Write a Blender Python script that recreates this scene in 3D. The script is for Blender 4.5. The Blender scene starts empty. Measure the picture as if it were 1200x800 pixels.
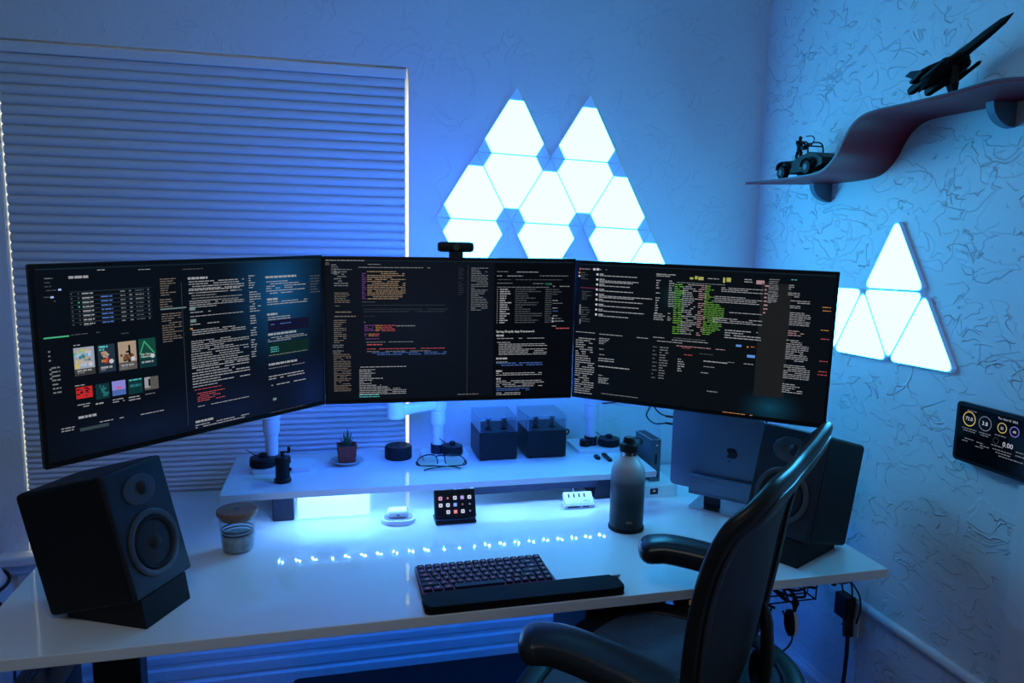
import bpy, bmesh, math, random
from mathutils import Vector, Matrix, Euler, noise as mnoise

random.seed(7)
PI = math.pi
R = math.radians
SC = bpy.context.scene
C = bpy.context.collection

# ------------------------------------------------------------------ camera
cam_data = bpy.data.cameras.new('camera')
cam = bpy.data.objects.new('camera', cam_data)
C.objects.link(cam)
cam_data.sensor_width = 36.0
cam_data.lens = 36.0 * 860.0 / 1200.0
cam_data.clip_start = 0.02
yaw, pitch, roll = R(13.767), R(7.699), R(-1.008)
fwd = Vector((math.sin(yaw) * math.cos(pitch), math.cos(yaw) * math.cos(pitch), -math.sin(pitch)))
r0 = Vector((math.cos(yaw), -math.sin(yaw), 0))
d0 = fwd.cross(r0)
rv = math.cos(roll) * r0 + math.sin(roll) * d0
dv = -math.sin(roll) * r0 + math.cos(roll) * d0
cam.matrix_world = Matrix(((rv.x, -dv.x, -fwd.x, 0), (rv.y, -dv.y, -fwd.y, 0), (rv.z, -dv.z, -fwd.z, 1.51), (0, 0, 0, 1)))
SC.camera = cam

# ------------------------------------------------------------------ world: overcast daylight outside the window
W = bpy.data.worlds.new('world')
SC.world = W
W.use_nodes = True
W.node_tree.nodes['Background'].inputs[0].default_value = (1.0, 0.95, 0.80, 1)
W.node_tree.nodes['Background'].inputs[1].default_value = 6.0

# ------------------------------------------------------------------ lights and exposure
PANEL_E = (0.82, 8.4, 16.5)      # triangular wall panels
BIAS_E = (6.0, 30.0, 200.0)
UNDER_E = (0.4, 9.0, 50.0)       # deep blue strips behind the monitors and under the desk
CHIP_E = (230.0, 660.0, 1700.0)  # diodes under the desk shelf
BAR_E = (1.5, 4.5, 9.0)       # light bars under the desk shelf


def area(name, loc, target, sx, sy, power, col):
    l = bpy.data.lights.new(name, 'AREA')
    l.shape = 'RECTANGLE'
    l.size, l.size_y, l.energy, l.color = sx, sy, power, col
    o = bpy.data.objects.new(name, l)
    o.location = loc
    o.rotation_euler = (Vector(target) - Vector(loc)).to_track_quat('-Z', 'Y').to_euler()
    C.objects.link(o)
    return o


area('fill_behind_camera', (0.1, -2.1, 1.45), (0.2, 1.8, 1.1), 1.1, 2.0, 2.7, (1.0, 0.90, 0.78))  # unseen warm fill added behind the camera, not a known lamp
area('overhead_fill', (-0.2, 0.3, 2.58), (-0.2, 0.5, 0.0), 0.6, 0.6, 4.2, (1.0, 0.93, 0.80))  # added overhead fill for neutral light; its source is unseen

SC.view_settings.view_transform = 'Standard'
SC.view_settings.look = 'None'
SC.view_settings.gamma = 1.0
SC.view_settings.use_curve_mapping = False
SC.view_settings.exposure = 0.0
SC.cycles.transparent_max_bounces = 32

# ------------------------------------------------------------------ materials


def mat(name, col, rough=0.5, metal=0.0, var=0.06, scale=40.0, bump=0.0, coat=0.0, emit=None, trans=0.0, stretch=None, ior=1.45):
    m = bpy.data.materials.new(name)
    m.use_nodes = True
    nt = m.node_tree
    p = nt.nodes['Principled BSDF']
    p.inputs['Roughness'].default_value = rough
    p.inputs['Metallic'].default_value = metal
    p.inputs['Coat Weight'].default_value = coat
    p.inputs['Coat Roughness'].default_value = 0.02
    p.inputs['Transmission Weight'].default_value = trans
    p.inputs['IOR'].default_value = ior
    tc = nt.nodes.new('ShaderNodeTexCoord')
    mp = nt.nodes.new('ShaderNodeMapping')
    nt.links.new(tc.outputs['Object'], mp.inputs[0])
    if stretch:
        mp.inputs['Scale'].default_value = stretch
    nz = nt.nodes.new('ShaderNodeTexNoise')
    nz.inputs['Scale'].default_value = scale
    nz.inputs['Detail'].default_value = 4
    nt.links.new(mp.outputs[0], nz.inputs[0])
    rp = nt.nodes.new('ShaderNodeValToRGB')
    rp.color_ramp.elements[0].position = 0.3
    rp.color_ramp.elements[1].position = 0.7
    rp.color_ramp.elements[0].color = tuple(c * (1 - var) for c in col) + (1,)
    rp.color_ramp.elements[1].color = tuple(min(1, c * (1 + var)) for c in col) + (1,)
    nt.links.new(nz.outputs[0], rp.inputs[0])
    nt.links.new(rp.outputs[0], p.inputs['Base Color'])
    if bump:
        b = nt.nodes.new('ShaderNodeBump')
        b.inputs['Strength'].default_value = 1.0
        b.inputs['Distance'].default_value = bump
        nt.links.new(nz.outputs[0], b.inputs['Height'])
        nt.links.new(b.outputs[0], p.inputs['Normal'])
    if emit:
        p.inputs['Emission Color'].default_value = tuple(c / max(emit) for c in emit) + (1,)
        p.inputs['Emission Strength'].default_value = max(emit)
    return m


def wall_mat(name, col, s, h, dens, stretch=(1, 1, 1)):
    """hand-trowelled plaster: broken worm-like ridges and plateau edges over a fine grain"""
    m = bpy.data.materials.new(name)
    m.use_nodes = True
    nt = m.node_tree
    N, L = nt.nodes, nt.links
    p = N['Principled BSDF']
    p.inputs['Roughness'].default_value = 0.55
    geo = N.new('ShaderNodeNewGeometry')
    mp = N.new('ShaderNodeMapping')
    mp.inputs['Scale'].default_value = stretch
    mp.inputs['Rotation'].default_value = (R(35), 0, 0)
    L.new(geo.outputs['Position'], mp.inputs[0])

    def nz(scale, det, dist=0.0, off=0.0):
        n = N.new('ShaderNodeTexNoise')
        n.inputs['Scale'].default_value = scale
        n.inputs['Detail'].default_value = det
        n.inputs['Distortion'].default_value = dist
        if off:
            a = N.new('ShaderNodeVectorMath')
            a.operation = 'ADD'
            a.inputs[1].default_value = (off, off * 1.7, off * 0.3)
            L.new(mp.outputs[0], a.inputs[0])
            L.new(a.outputs[0], n.inputs[0])
        else:
            L.new(mp.outputs[0], n.inputs[0])
        return n.outputs[0]

    def math_(op, a, b=None, clamp=False):
        n = N.new('ShaderNodeMath')
        n.operation = op
        n.use_clamp = clamp
        for i, v in enumerate((a, b)):
            if v is None:
                continue
            if isinstance(v, (int, float)):
                n.inputs[i].default_value = v
            else:
                L.new(v, n.inputs[i])
        return n.outputs[0]

    def ss(v, lo, hi):
        n = N.new('ShaderNodeMapRange')
        n.interpolation_type = 'SMOOTHSTEP'
        n.inputs['From Min'].default_value = lo
        n.inputs['From Max'].default_value = hi
        L.new(v, n.inputs[0])
        return n.outputs[0]
    a = nz(s, 2.5, 0.9)
    ridge = math_('SUBTRACT', 1.0, ss(math_('ABSOLUTE', math_('SUBTRACT', a, 0.5)), 0.0, 0.014))
    b = nz(s * 0.8, 2.0, 1.2, 3.1)
    ridge2 = math_('SUBTRACT', 1.0, ss(math_('ABSOLUTE', math_('SUBTRACT', b, 0.47)), 0.0, 0.010))
    mask = ss(nz(s * 1.1, 1.0, 0.0, 7.7), dens, dens + 0.05)
    mask2 = ss(nz(s * 1.0, 1.0, 0.0, 11.7), dens, dens + 0.05)
    step = math_('MULTIPLY', ss(nz(s * 1.3, 2.0, 0.8, 5.3), 0.52, 0.545), 0.45)
    hh = math_('ADD', math_('MULTIPLY', ridge, mask), math_('MULTIPLY', ridge2, mask2))
    hh = math_('ADD', hh, step)
    hh = math_('ADD', hh, math_('MULTIPLY', nz(s * 0.5, 2.0, 0, 2.2), 1.6))
    hh = math_('ADD', hh, math_('MULTIPLY', nz(s * 14, 2.0, 0, 1.2), 0.10))
    bp = N.new('ShaderNodeBump')
    bp.inputs['Strength'].default_value = 1.0
    bp.inputs['Distance'].default_value = h
    L.new(hh, bp.inputs['Height'])
    L.new(bp.outputs[0], p.inputs['Normal'])
    rp = N.new('ShaderNodeValToRGB')
    rp.color_ramp.elements[0].color = tuple(c * 0.95 for c in col) + (1,)
    rp.color_ramp.elements[1].color = tuple(col) + (1,)
    L.new(nz(6.0, 3.0, 0, 9.0), rp.inputs[0])
    L.new(rp.outputs[0], p.inputs['Base Color'])
    return m


M = {}
M['wall'] = wall_mat('plaster_back', (0.70, 0.73, 0.76), 9.0, 0.0010, 0.53)
M['wall_r'] = wall_mat('plaster_right', (0.70, 0.74, 0.78), 10.5, 0.0032, 0.525, (1, 0.8, 1.15))
M['ceiling'] = mat('ceiling_paint', (0.75, 0.76, 0.78), 0.7, var=0.03, scale=60, bump=0.001)
M['floor'] = mat('floor_carpet', (0.10, 0.10, 0.11), 0.9, var=0.3, scale=300, bump=0.002)
M['trim'] = mat('trim_paint', (0.72, 0.74, 0.77), 0.35, var=0.03)
M['blind'] = mat('shade_fabric', (0.62, 0.64, 0.68), 0.8, var=0.05, scale=200, stretch=(1, 1, 4))
M['blindrail'] = mat('shade_rail_paint', (0.70, 0.72, 0.76), 0.4, var=0.02)
M['white_gloss'] = mat('white_gloss_laminate', (0.80, 0.82, 0.84), 0.06, var=0.015, scale=8, coat=0.6)
M['white'] = mat('white_plastic', (0.78, 0.80, 0.83), 0.35, var=0.02)
M['arm_white'] = mat('white_painted_metal', (0.72, 0.74, 0.78), 0.35, var=0.02)
M['black'] = mat('black_plastic', (0.012, 0.012, 0.014), 0.45, var=0.2)
M['black_gloss'] = mat('black_glass', (0.006, 0.006, 0.008), 0.12, var=0.1)
M['black_rubber'] = mat('black_rubber', (0.010, 0.010, 0.012), 0.7, var=0.2, bump=0.0002, scale=200)
M['black_satin'] = mat('black_satin_paint', (0.010, 0.011, 0.013), 0.38, var=0.1)
M['black_fabric'] = mat('black_fabric', (0.003, 0.003, 0.004), 0.85, var=0.25, scale=500, bump=0.0004)
M['speaker_side'] = mat('speaker_side_black', (0.004, 0.004, 0.005), 0.62, var=0.15)
M['speaker_front'] = mat('speaker_baffle_black', (0.012, 0.013, 0.018), 0.5, var=0.1)
M['cone'] = mat('speaker_cone', (0.020, 0.020, 0.022), 0.6, var=0.2, scale=120)
M['ring'] = mat('speaker_ring', (0.05, 0.052, 0.058), 0.4, var=0.1)
M['desk_frame'] = mat('desk_frame_black', (0.010, 0.010, 0.012), 0.4, var=0.1)
M['shelf_leg'] = mat('shelf_leg_dark', (0.007, 0.009, 0.022), 0.4, var=0.1)
M['metal'] = mat('brushed_aluminium', (0.55, 0.57, 0.60), 0.28, 1.0, var=0.05, scale=20, stretch=(1, 1, 30))
M['alu_matte'] = mat('anodised_aluminium', (0.15, 0.18, 0.26), 0.36, 0.7, var=0.02, scale=60)
M['steel'] = mat('polished_steel', (0.6, 0.6, 0.6), 0.15, 1.0, var=0.05)
M['logo'] = mat('dark_mirror_logo', (0.03, 0.03, 0.04), 0.15, 0.8, var=0.05)
M['dock'] = mat('dock_grey_metal', (0.14, 0.16, 0.20), 0.35, 0.6, var=0.05)
M['wood'] = mat('bamboo_lid', (0.26, 0.115, 0.060), 0.5, var=0.25, scale=14, stretch=(1, 9, 9), bump=0.0002)
M['terracotta'] = mat('terracotta', (0.24, 0.035, 0.022), 0.75, var=0.2, scale=60, bump=0.0004)
M['saucer'] = mat('grey_ceramic', (0.42, 0.46, 0.48), 0.3, var=0.05)
M['leaf'] = mat('succulent_green', (0.035, 0.09, 0.045), 0.45, var=0.4, scale=120)
M['soil'] = mat('potting_soil', (0.03, 0.022, 0.016), 0.9, var=0.5, scale=200, bump=0.002)
M['wax'] = mat('dried_filling', (0.34, 0.37, 0.36), 0.8, var=0.30, scale=90, bump=0.002)
M['plum'] = mat('plum_lacquer', (0.20, 0.008, 0.020), 0.5, var=0.08)
M['shelf_edge'] = mat('shelf_top_laminate', (0.06, 0.07, 0.09), 0.35, var=0.1)
M['bracket'] = mat('bracket_grey', (0.10, 0.14, 0.20), 0.5, var=0.05)
M['toy'] = mat('toy_dark_green', (0.02, 0.028, 0.026), 0.5, var=0.4, scale=150)
M['toy_black'] = mat('toy_black', (0.010, 0.010, 0.011), 0.55, var=0.3)
M['hub_grey'] = mat('toy_wheel_hub', (0.12, 0.14, 0.15), 0.5, var=0.1)
M['chair_frame'] = mat('graphite_frame', (0.012, 0.012, 0.014), 0.36, var=0.1)
M['chair_pad'] = mat('chair_arm_vinyl', (0.012, 0.013, 0.016), 0.30, var=0.15, scale=150, bump=0.00015)
M['key'] = mat('key_cap_dark', (0.010, 0.008, 0.026), 0.6, var=0.1)
M['key_glow'] = mat('key_legend_light', (0.5, 0.1, 0.1), 0.5, emit=(0.20, 0.035, 0.08))
M['kb_body'] = mat('keyboard_body', (0.014, 0.014, 0.022), 0.45, var=0.1)
M['key_under'] = mat('key_backlight', (0.1, 0.02, 0.1), 0.5, emit=(0.035, 0.006, 0.05))
M['rest'] = mat('wrist_rest_fabric', (0.004, 0.005, 0.008), 0.85, var=0.3, scale=500, bump=0.0003)
M['cable'] = mat('black_cable', (0.010, 0.010, 0.012), 0.5, var=0.1)
M['panel_body'] = mat('panel_plastic_leak_glow', (0.55, 0.62, 0.70), 0.4, var=0.02, emit=(0.02, 0.10, 0.30))  # faint emission stands in for light leaking into the unlit corners
M['panel_glow'] = mat('panel_diffuser_lit', (0.8, 0.8, 0.8), 0.5, emit=PANEL_E)
M['bias'] = mat('led_strip_blue', (0.2, 0.3, 0.8), 0.5, emit=BIAS_E)
M['under'] = mat('led_strip_under_desk', (0.2, 0.3, 0.8), 0.5, emit=UNDER_E)
M['chip'] = mat('led_chip', (0.8, 0.8, 0.8), 0.5, emit=CHIP_E)
M['bar'] = mat('light_bar_lit', (0.8, 0.8, 0.8), 0.5, emit=BAR_E)
M['tape'] = mat('led_tape', (0.5, 0.5, 0.5), 0.5)
M['hub_port'] = mat('port_dark', (0.01, 0.012, 0.02), 0.4)
M['tube_metal'] = mat('tube_getter', (0.04, 0.035, 0.035), 0.3, 0.7)
M['edge_glint'] = mat('acrylic_edge_glint', (0.42, 0.50, 0.58), 0.3)  # pale colour stands in for light caught along the cover edges
M['tube_red'] = mat('tube_base_red', (0.12, 0.02, 0.02), 0.5)
M['bin'] = mat('satin_grey_plastic', (0.45, 0.46, 0.47), 0.4, var=0.04)


def glass(name, col=(1, 1, 1), gloss=0.08, rough=0.03, dens=0.0):
    """thin clear plastic or glass: mostly see-through with a Fresnel sheen"""
    m = bpy.data.materials.new(name)
    m.use_nodes = True
    nt = m.node_tree
    nt.nodes.remove(nt.nodes['Principled BSDF'])
    out = nt.nodes['Material Output']
    tr = nt.nodes.new('ShaderNodeBsdfTransparent')
    tr.inputs[0].default_value = (*col, 1)
    gl = nt.nodes.new('ShaderNodeBsdfGlossy')
    gl.inputs['Roughness'].default_value = rough
    lw = nt.nodes.new('ShaderNodeLayerWeight')
    fr = nt.nodes.new('ShaderNodeMath')
    fr.operation = 'POWER'
    fr.inputs[1].default_value = 4.0
    nt.links.new(lw.outputs['Facing'], fr.inputs[0])
    nz = nt.nodes.new('ShaderNodeTexNoise')
    nz.inputs['Scale'].default_value = 8
    ad = nt.nodes.new('ShaderNodeMath')
    ad.operation = 'MULTIPLY_ADD'
    ad.inputs[1].default_value = gloss
    nt.links.new(nz.outputs[0], ad.inputs[0])
    nt.links.new(fr.outputs[0], ad.inputs[2])
    mx = nt.nodes.new('ShaderNodeMixShader')
    nt.links.new(ad.outputs[0], mx.inputs[0])
    nt.links.new(tr.outputs[0], mx.inputs[1])
    nt.links.new(gl.outputs[0], mx.inputs[2])
    nt.links.new(mx.outputs[0], out.inputs[0])
    return m


M['glass'] = glass('window_glass', (0.95, 0.97, 0.97))
M['acrylic'] = glass('clear_acrylic', (0.93, 0.96, 0.98), 0.05)
M['valve_glass'] = glass('valve_glass', (0.85, 0.92, 1.0), 0.55)
M['jar_glass'] = glass('jar_glass', (0.93, 0.96, 0.98), 0.07)
M['lens'] = glass('yellow_tinted_lens', (0.80, 0.86, 0.62), 0.15)


def bottle_mat():
    m = mat('bottle_ombre', (0.1, 0.1, 0.1), 0.38, var=0.0)
    nt = m.node_tree
    p = nt.nodes['Principled BSDF']
    tc = nt.nodes.new('ShaderNodeTexCoord')
    sp = nt.nodes.new('ShaderNodeSeparateXYZ')
    rp = nt.nodes.new('ShaderNodeValToRGB')
    nt.links.new(tc.outputs['Generated'], sp.inputs[0])
    nt.links.new(sp.outputs[2], rp.inputs[0])
    e = rp.color_ramp.elements
    e[0].position, e[0].color = 0.38, (0.010, 0.010, 0.014, 1)
    e[1].position, e[1].color = 0.90, (0.56, 0.57, 0.57, 1)
    x = e.new(0.64)
    x.color = (0.07, 0.072, 0.085, 1)
    nt.links.new(rp.outputs[0], p.inputs['Base Color'])
    return m


M['bottle'] = bottle_mat()


def ribbed(name, col, freq, h, axis, rough=0.55):
    """woven chair mesh: fine parallel ribs"""
    m = mat(name, col, rough, var=0.1)
    nt = m.node_tree
    p = nt.nodes['Principled BSDF']
    tc = nt.nodes.new('ShaderNodeTexCoord')
    wv = nt.nodes.new('ShaderNodeTexWave')
    wv.bands_direction = axis
    wv.inputs['Scale'].default_value = freq
    wv.inputs['Distortion'].default_value = 0.15
    nt.links.new(tc.outputs['Object'], wv.inputs[0])
    bp = nt.nodes.new('ShaderNodeBump')
    bp.inputs['Distance'].default_value = h
    nt.links.new(wv.outputs['Fac'], bp.inputs['Height'])
    nt.links.new(bp.outputs[0], p.inputs['Normal'])
    rp = nt.nodes.new('ShaderNodeValToRGB')
    rp.color_ramp.elements[0].color = tuple(c * 0.35 for c in col) + (1,)
    rp.color_ramp.elements[1].color = tuple(c * 1.3 for c in col) + (1,)
    nt.links.new(wv.outputs['Fac'], rp.inputs[0])
    nt.links.new(rp.outputs[0], p.inputs['Base Color'])
    return m

for k_ in ('black', 'black_satin', 'black_rubber', 'speaker_side', 'chair_frame', 'desk_frame', 'kb_body', 'key', 'rest', 'black_fabric', 'cone', 'plum', 'toy_black', 'toy'):
    M[k_].node_tree.nodes['Principled BSDF'].inputs['Specular IOR Level'].default_value = 0.28

M['seat_mesh'] = ribbed('seat_weave', (0.07, 0.11, 0.18), 46.0, 0.0007, 'X')
M['back_mesh'] = ribbed('back_weave', (0.030, 0.032, 0.038), 60.0, 0.0005, 'Z')

# ------------------------------------------------------------------ mesh helpers


def B():
    return bmesh.new()


def box(bm, c, s, rot=None, bev=0.0, seg=1):
    """axis aligned (or rotated) box: centre c, size s"""
    r = bmesh.ops.create_cube(bm, size=1.0)
    vs = r['verts']
    bmesh.ops.scale(bm, vec=s, verts=vs)
    if bev > 0:
        es = list({e for v in vs for e in v.link_edges})
        br = bmesh.ops.bevel(bm, geom=es, offset=bev, segments=seg, profile=0.5, affect='EDGES')
        vs = list({v for f in br['faces'] for v in f.verts} | {v for v in vs if v.is_valid})
    if rot is not None:
        bmesh.ops.rotate(bm, cent=(0, 0, 0), matrix=rot, verts=vs)
    bmesh.ops.translate(bm, vec=c, verts=vs)
    return vs


def bx(bm, x0, x1, y0, y1, z0, z1, bev=0.0, seg=1):
    return box(bm, ((x0 + x1) / 2, (y0 + y1) / 2, (z0 + z1) / 2), (abs(x1 - x0), abs(y1 - y0), abs(z1 - z0)), None, bev, seg)


def lathe(bm, prof, c=(0, 0, 0), seg=32, rot=None, cap=True):
    """revolve [(radius, z)...] about z"""
    rings = []
    allv = []
    for r, z in prof:
        if r < 1e-6:
            v = bm.verts.new((0, 0, z))
            rings.append([v])
            allv.append(v)
        else:
            ring = [bm.verts.new((r * math.cos(2 * PI * k / seg), r * math.sin(2 * PI * k / seg), z)) for k in range(seg)]
            rings.append(ring)
            allv += ring
    for a, b in zip(rings, rings[1:]):
        for k in range(seg):
            k2 = (k + 1) % seg
            if len(a) == 1 and len(b) == 1:
                continue
            if len(a) == 1:
                bm.faces.new((a[0], b[k2], b[k]))
            elif len(b) == 1:
                bm.faces.new((a[k], a[k2], b[0]))
            else:
                bm.faces.new((a[k], a[k2], b[k2], b[k]))
    if cap:
        if len(rings[0]) > 1:
            bm.faces.new(list(reversed(rings[0])))
        if len(rings[-1]) > 1:
            bm.faces.new(rings[-1])
    if rot is not None:
        bmesh.ops.rotate(bm, cent=(0, 0, 0), matrix=rot, verts=allv)
    bmesh.ops.translate(bm, vec=c, verts=allv)
    return allv


def cyl(bm, c, r, h, seg=24, rot=None, r2=None, bev=0.0):
    r2 = r if r2 is None else r2
    if bev:
        pr = [(r - bev, -h / 2), (r, -h / 2 + bev), (r2, h / 2 - bev), (r2 - bev, h / 2)]
    else:
        pr = [(r, -h / 2), (r2, h / 2)]
    return lathe(bm, pr, c, seg, rot)


def sweep(bm, pts, sec, up=(0, 0, 1), closed=False, cap=True, scale=None, n=None):
    """sweep a closed 2-D section [(a, b)] along pts; a runs sideways, b along up"""
    pts = [Vector(p) for p in pts]
    N = len(pts)
    rings = []
    for i, p in enumerate(pts):
        if closed:
            t = pts[(i + 1) % N] - pts[i - 1]
        else:
            t = pts[min(i + 1, N - 1)] - pts[max(i - 1, 0)]
        t.normalize()
        u = Vector(up(i) if callable(up) else up)
        s = t.cross(u)
        if s.length < 1e-5:
            s = t.cross(Vector((1, 0, 0.01)))
        s.normalize()
        w = s.cross(t).normalized()
        k = scale[i] if scale else (1, 1)
        if not isinstance(k, tuple):
            k = (k, k)
        rings.append([bm.verts.new(p + s * a * k[0] + w * b * k[1]) for a, b in sec])
    m = len(sec)
    rng = range(N) if closed else range(N - 1)
    for i in rng:
        a, b = rings[i], rings[(i + 1) % N]
        for k in range(m):
            bm.faces.new((a[k], a[(k + 1) % m], b[(k + 1) % m], b[k]))
    if cap and not closed:
        bm.faces.new(list(reversed(rings[0])))
        bm.faces.new(rings[-1])
    return [v for r in rings for v in r]


def ell(a, b, n=10, p=1.0):
    out = []
    for k in range(n):
        t = 2 * PI * k / n
        c, s = math.cos(t), math.sin(t)
        out.append((a * math.copysign(abs(c) ** p, c), b * math.copysign(abs(s) ** p, s)))
    return out


def tube(bm, pts, r, seg=8, closed=False):
    return sweep(bm, pts, ell(r, r, seg), up=(0.123, 0.31, 0.95), closed=closed)


def smooth_path(ctrl, n=8, closed=False):
    """Catmull-Rom through control points"""
    P = [Vector(c) for c in ctrl]
    N = len(P)
    out = []
    rng = range(N) if closed else range(N - 1)
    for i in rng:
        if closed:
            p0, p1, p2, p3 = P[i - 1], P[i], P[(i + 1) % N], P[(i + 2) % N]
        else:
            p0, p1, p2, p3 = P[max(i - 1, 0)], P[i], P[i + 1], P[min(i + 2, N - 1)]
        for k in range(n):
            t = k / n
            out.append(0.5 * ((2 * p1) + (p2 - p0) * t + (2 * p0 - 5 * p1 + 4 * p2 - p3) * t * t + (3 * p1 - p0 - 3 * p2 + p3) * t ** 3))
    if not closed:
        out.append(P[-1])
    return out


def prism(bm, poly, z0, z1, bev=0.0, mtx=None):
    """extrude a 2-D polygon (x, y) from z0 to z1, optional matrix"""
    bot = [bm.verts.new((x, y, z0)) for x, y in poly]
    top = [bm.verts.new((x, y, z1)) for x, y in poly]
    n = len(poly)
    fs = [bm.faces.new(list(reversed(bot))), bm.faces.new(top)]
    for k in range(n):
        fs.append(bm.faces.new((bot[k], bot[(k + 1) % n], top[(k + 1) % n], top[k])))
    vs = bot + top
    if bev:
        es = list({e for f in fs for e in f.edges})
        r = bmesh.ops.bevel(bm, geom=es, offset=bev, segments=2, profile=0.5, affect='EDGES')
        vs = list({v for f in r['faces'] for v in f.verts} | {v for v in vs if v.is_valid})
    if mtx is not None:
        bmesh.ops.transform(bm, matrix=mtx, verts=vs)
    return vs


def rrect(w, h, r, n=5):
    out = []
    for cx, cy, a0 in ((w / 2 - r, h / 2 - r, 0), (-w / 2 + r, h / 2 - r, 90), (-w / 2 + r, -h / 2 + r, 180), (w / 2 - r, -h / 2 + r, 270)):
        for k in range(n + 1):
            a = R(a0 + 90 * k / n)
            out.append((cx + r * math.cos(a), cy + r * math.sin(a)))
    return out


def obj(name, bm, m, parent=None, smooth=None, loc=None, rot=None):
    """link a bmesh as ONE mesh object"""
    bmesh.ops.recalc_face_normals(bm, faces=bm.faces)
    me = bpy.data.meshes.new(name)
    bm.to_mesh(me)
    bm.free()
    ms = m if isinstance(m, (list, tuple)) else [m]
    for x in ms:
        me.materials.append(M[x] if isinstance(x, str) else x)
    if smooth is not None:
        me.shade_smooth()
        me.set_sharp_from_angle(angle=R(smooth))
    o = bpy.data.objects.new(name, me)
    C.objects.link(o)
    if smooth is not None:
        wn = o.modifiers.new('weighted_normals', 'WEIGHTED_NORMAL')
        wn.keep_sharp = True
        wn.weight = 80
    if parent:
        o.parent = parent
    if loc:
        o.location = loc
    if rot:
        o.rotation_euler = rot
    return o


def tag(o, label=None, cat=None, group=None, kind=None):
    if label:
        o['label'] = label
    if cat:
        o['category'] = cat
    if group:
        o['group'] = group
    if kind:
        o['kind'] = kind
    return o


def thing(name, label, cat, loc=(0, 0, 0), rot=(0, 0, 0), group=None):
    o = bpy.data.objects.new(name, None)
    C.objects.link(o)
    o.empty_display_size = 0.05
    o.location = loc
    o.rotation_euler = rot
    return tag(o, label, cat, group)


def struct(name, bm, m, smooth=None, parent=None, label=None):
    o = obj(name, bm, m, parent, smooth)
    o['kind'] = 'structure'
    if label:
        o['label'] = label
    return o


def child(name, mesh, parent, loc=(0, 0, 0), rot=(0, 0, 0), scl=None):
    """another object sharing a mesh"""
    o = bpy.data.objects.new(name, mesh)
    C.objects.link(o)
    o.parent = parent
    o.location = loc
    o.rotation_euler = rot
    if scl:
        o.scale = scl
    return o


def copy_tree(o, parent=None):
    c = o.copy()
    C.objects.link(c)
    c.parent = parent
    for ch in list(o.children):
        copy_tree(ch, c)
    return c


def text_obj(name, s, size, m, parent, mtx, align='LEFT', depth=0.0):
    cu = bpy.data.curves.new(name, 'FONT')
    cu.body = s
    cu.size = size
    cu.align_x = align
    cu.resolution_u = 2
    cu.extrude = depth
    t = bpy.data.objects.new(name + '_tmp', cu)
    C.objects.link(t)
    dg = bpy.context.evaluated_depsgraph_get()
    me = bpy.data.meshes.new_from_object(t.evaluated_get(dg))
    bpy.data.objects.remove(t)
    me.materials.clear()
    me.materials.append(M[m] if isinstance(m, str) else m)
    o = bpy.data.objects.new(name, me)
    C.objects.link(o)
    o.parent = parent
    o.matrix_local = mtx
    return o

# ================================================================== THE ROOM
XR, YB, ZC = 1.43, 2.30, 2.62
XL, YF = -2.2, -2.2
WX0, WX1, WZ0, WZ1 = -0.869, 0.231, 0.60, 2.024     # window opening
T = 0.14
bm = B()
bx(bm, XL, WX0, YB, YB + T, 0, ZC)
bx(bm, WX1, XR + 0.1, YB, YB + T, 0, ZC)
bx(bm, WX0, WX1, YB, YB + T, 0, WZ0)
bx(bm, WX0, WX1, YB, YB + T, WZ1, ZC)
struct('wall_back', bm, 'wall')
bm = B(); bx(bm, XR, XR + 0.1, YF, YB, 0, ZC); struct('wall_right', bm, 'wall_r')
bm = B(); bx(bm, XL - 0.1, XL, YF, YB, 0, ZC); struct('wall_left', bm, 'wall')
bm = B(); bx(bm, XL, XR, YF - 0.1, YF, 0, ZC); struct('wall_front', bm, 'wall')
bm = B(); bx(bm, XL, XR, YF, YB, ZC, ZC + 0.1); struct('ceiling', bm, 'ceiling')
bm = B(); bx(bm, XL, XR, YF, YB, -0.1, 0); struct('floor', bm, 'floor')

# moulded baseboards
prof = [(0, 0), (0.020, 0), (0.020, 0.085), (0.016, 0.090), (0.016, 0.098), (0.020, 0.103), (0.020, 0.138),
        (0.014, 0.144), (0.014, 0.150), (0.018, 0.156), (0.018, 0.186), (0.011, 0.192), (0.011, 0.202),
        (0.014, 0.208), (0.014, 0.228), (0.006, 0.240), (0.003, 0.252), (0, 0.252)]


def profile_run(name, pr, a, b, inward, base_z=0.0, m='trim'):
    """extrude a wall profile (depth, z) from point a to b"""
    bm = B()
    a, b, n = Vector(a), Vector(b), Vector(inward)
    ra = [bm.verts.new((a.x + n.x * d, a.y + n.y * d, base_z + z)) for d, z in pr]
    rb = [bm.verts.new((b.x + n.x * d, b.y + n.y * d, base_z + z)) for d, z in pr]
    k = len(pr)
    for i in range(k):
        bm.faces.new((ra[i], ra[(i + 1) % k], rb[(i + 1) % k], rb[i]))
    bm.faces.new(list(reversed(ra)))
    bm.faces.new(rb)
    return struct(name, bm, m)


profile_run('baseboard_back', prof, (XL, YB, 0), (XR, YB, 0), (0, -1, 0))
profile_run('baseboard_right', [(d, z * 0.88) for d, z in prof], (XR, YB - 0.02, 0), (XR, 1.20, 0), (-1, 0, 0))
# door casing on the right wall, at the right edge of the view
profile_run('trim_1', [(0, 0), (0.018, 0), (0.020, 0.006), (0.020, 1.02), (0, 1.02)], (XR, 1.205, 0), (XR, 1.125, 0), (-1, 0, 0))
# round-nosed cable raceway running along the right wall
bm = B()
sweep(bm, [(XR - 0.004, 1.650, 0.520), (XR - 0.004, 1.20, 0.520)], ell(0.011, 0.014, 14), up=(0, 0, 1))
lathe(bm, [(0, 0.012), (0.008, 0.009), (0.011, 0)], (XR - 0.005, 1.650, 0.520), 14, Matrix.Rotation(R(-90), 3, 'X'), cap=False)
struct('trim_2', bm, 'trim', 50)
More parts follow.
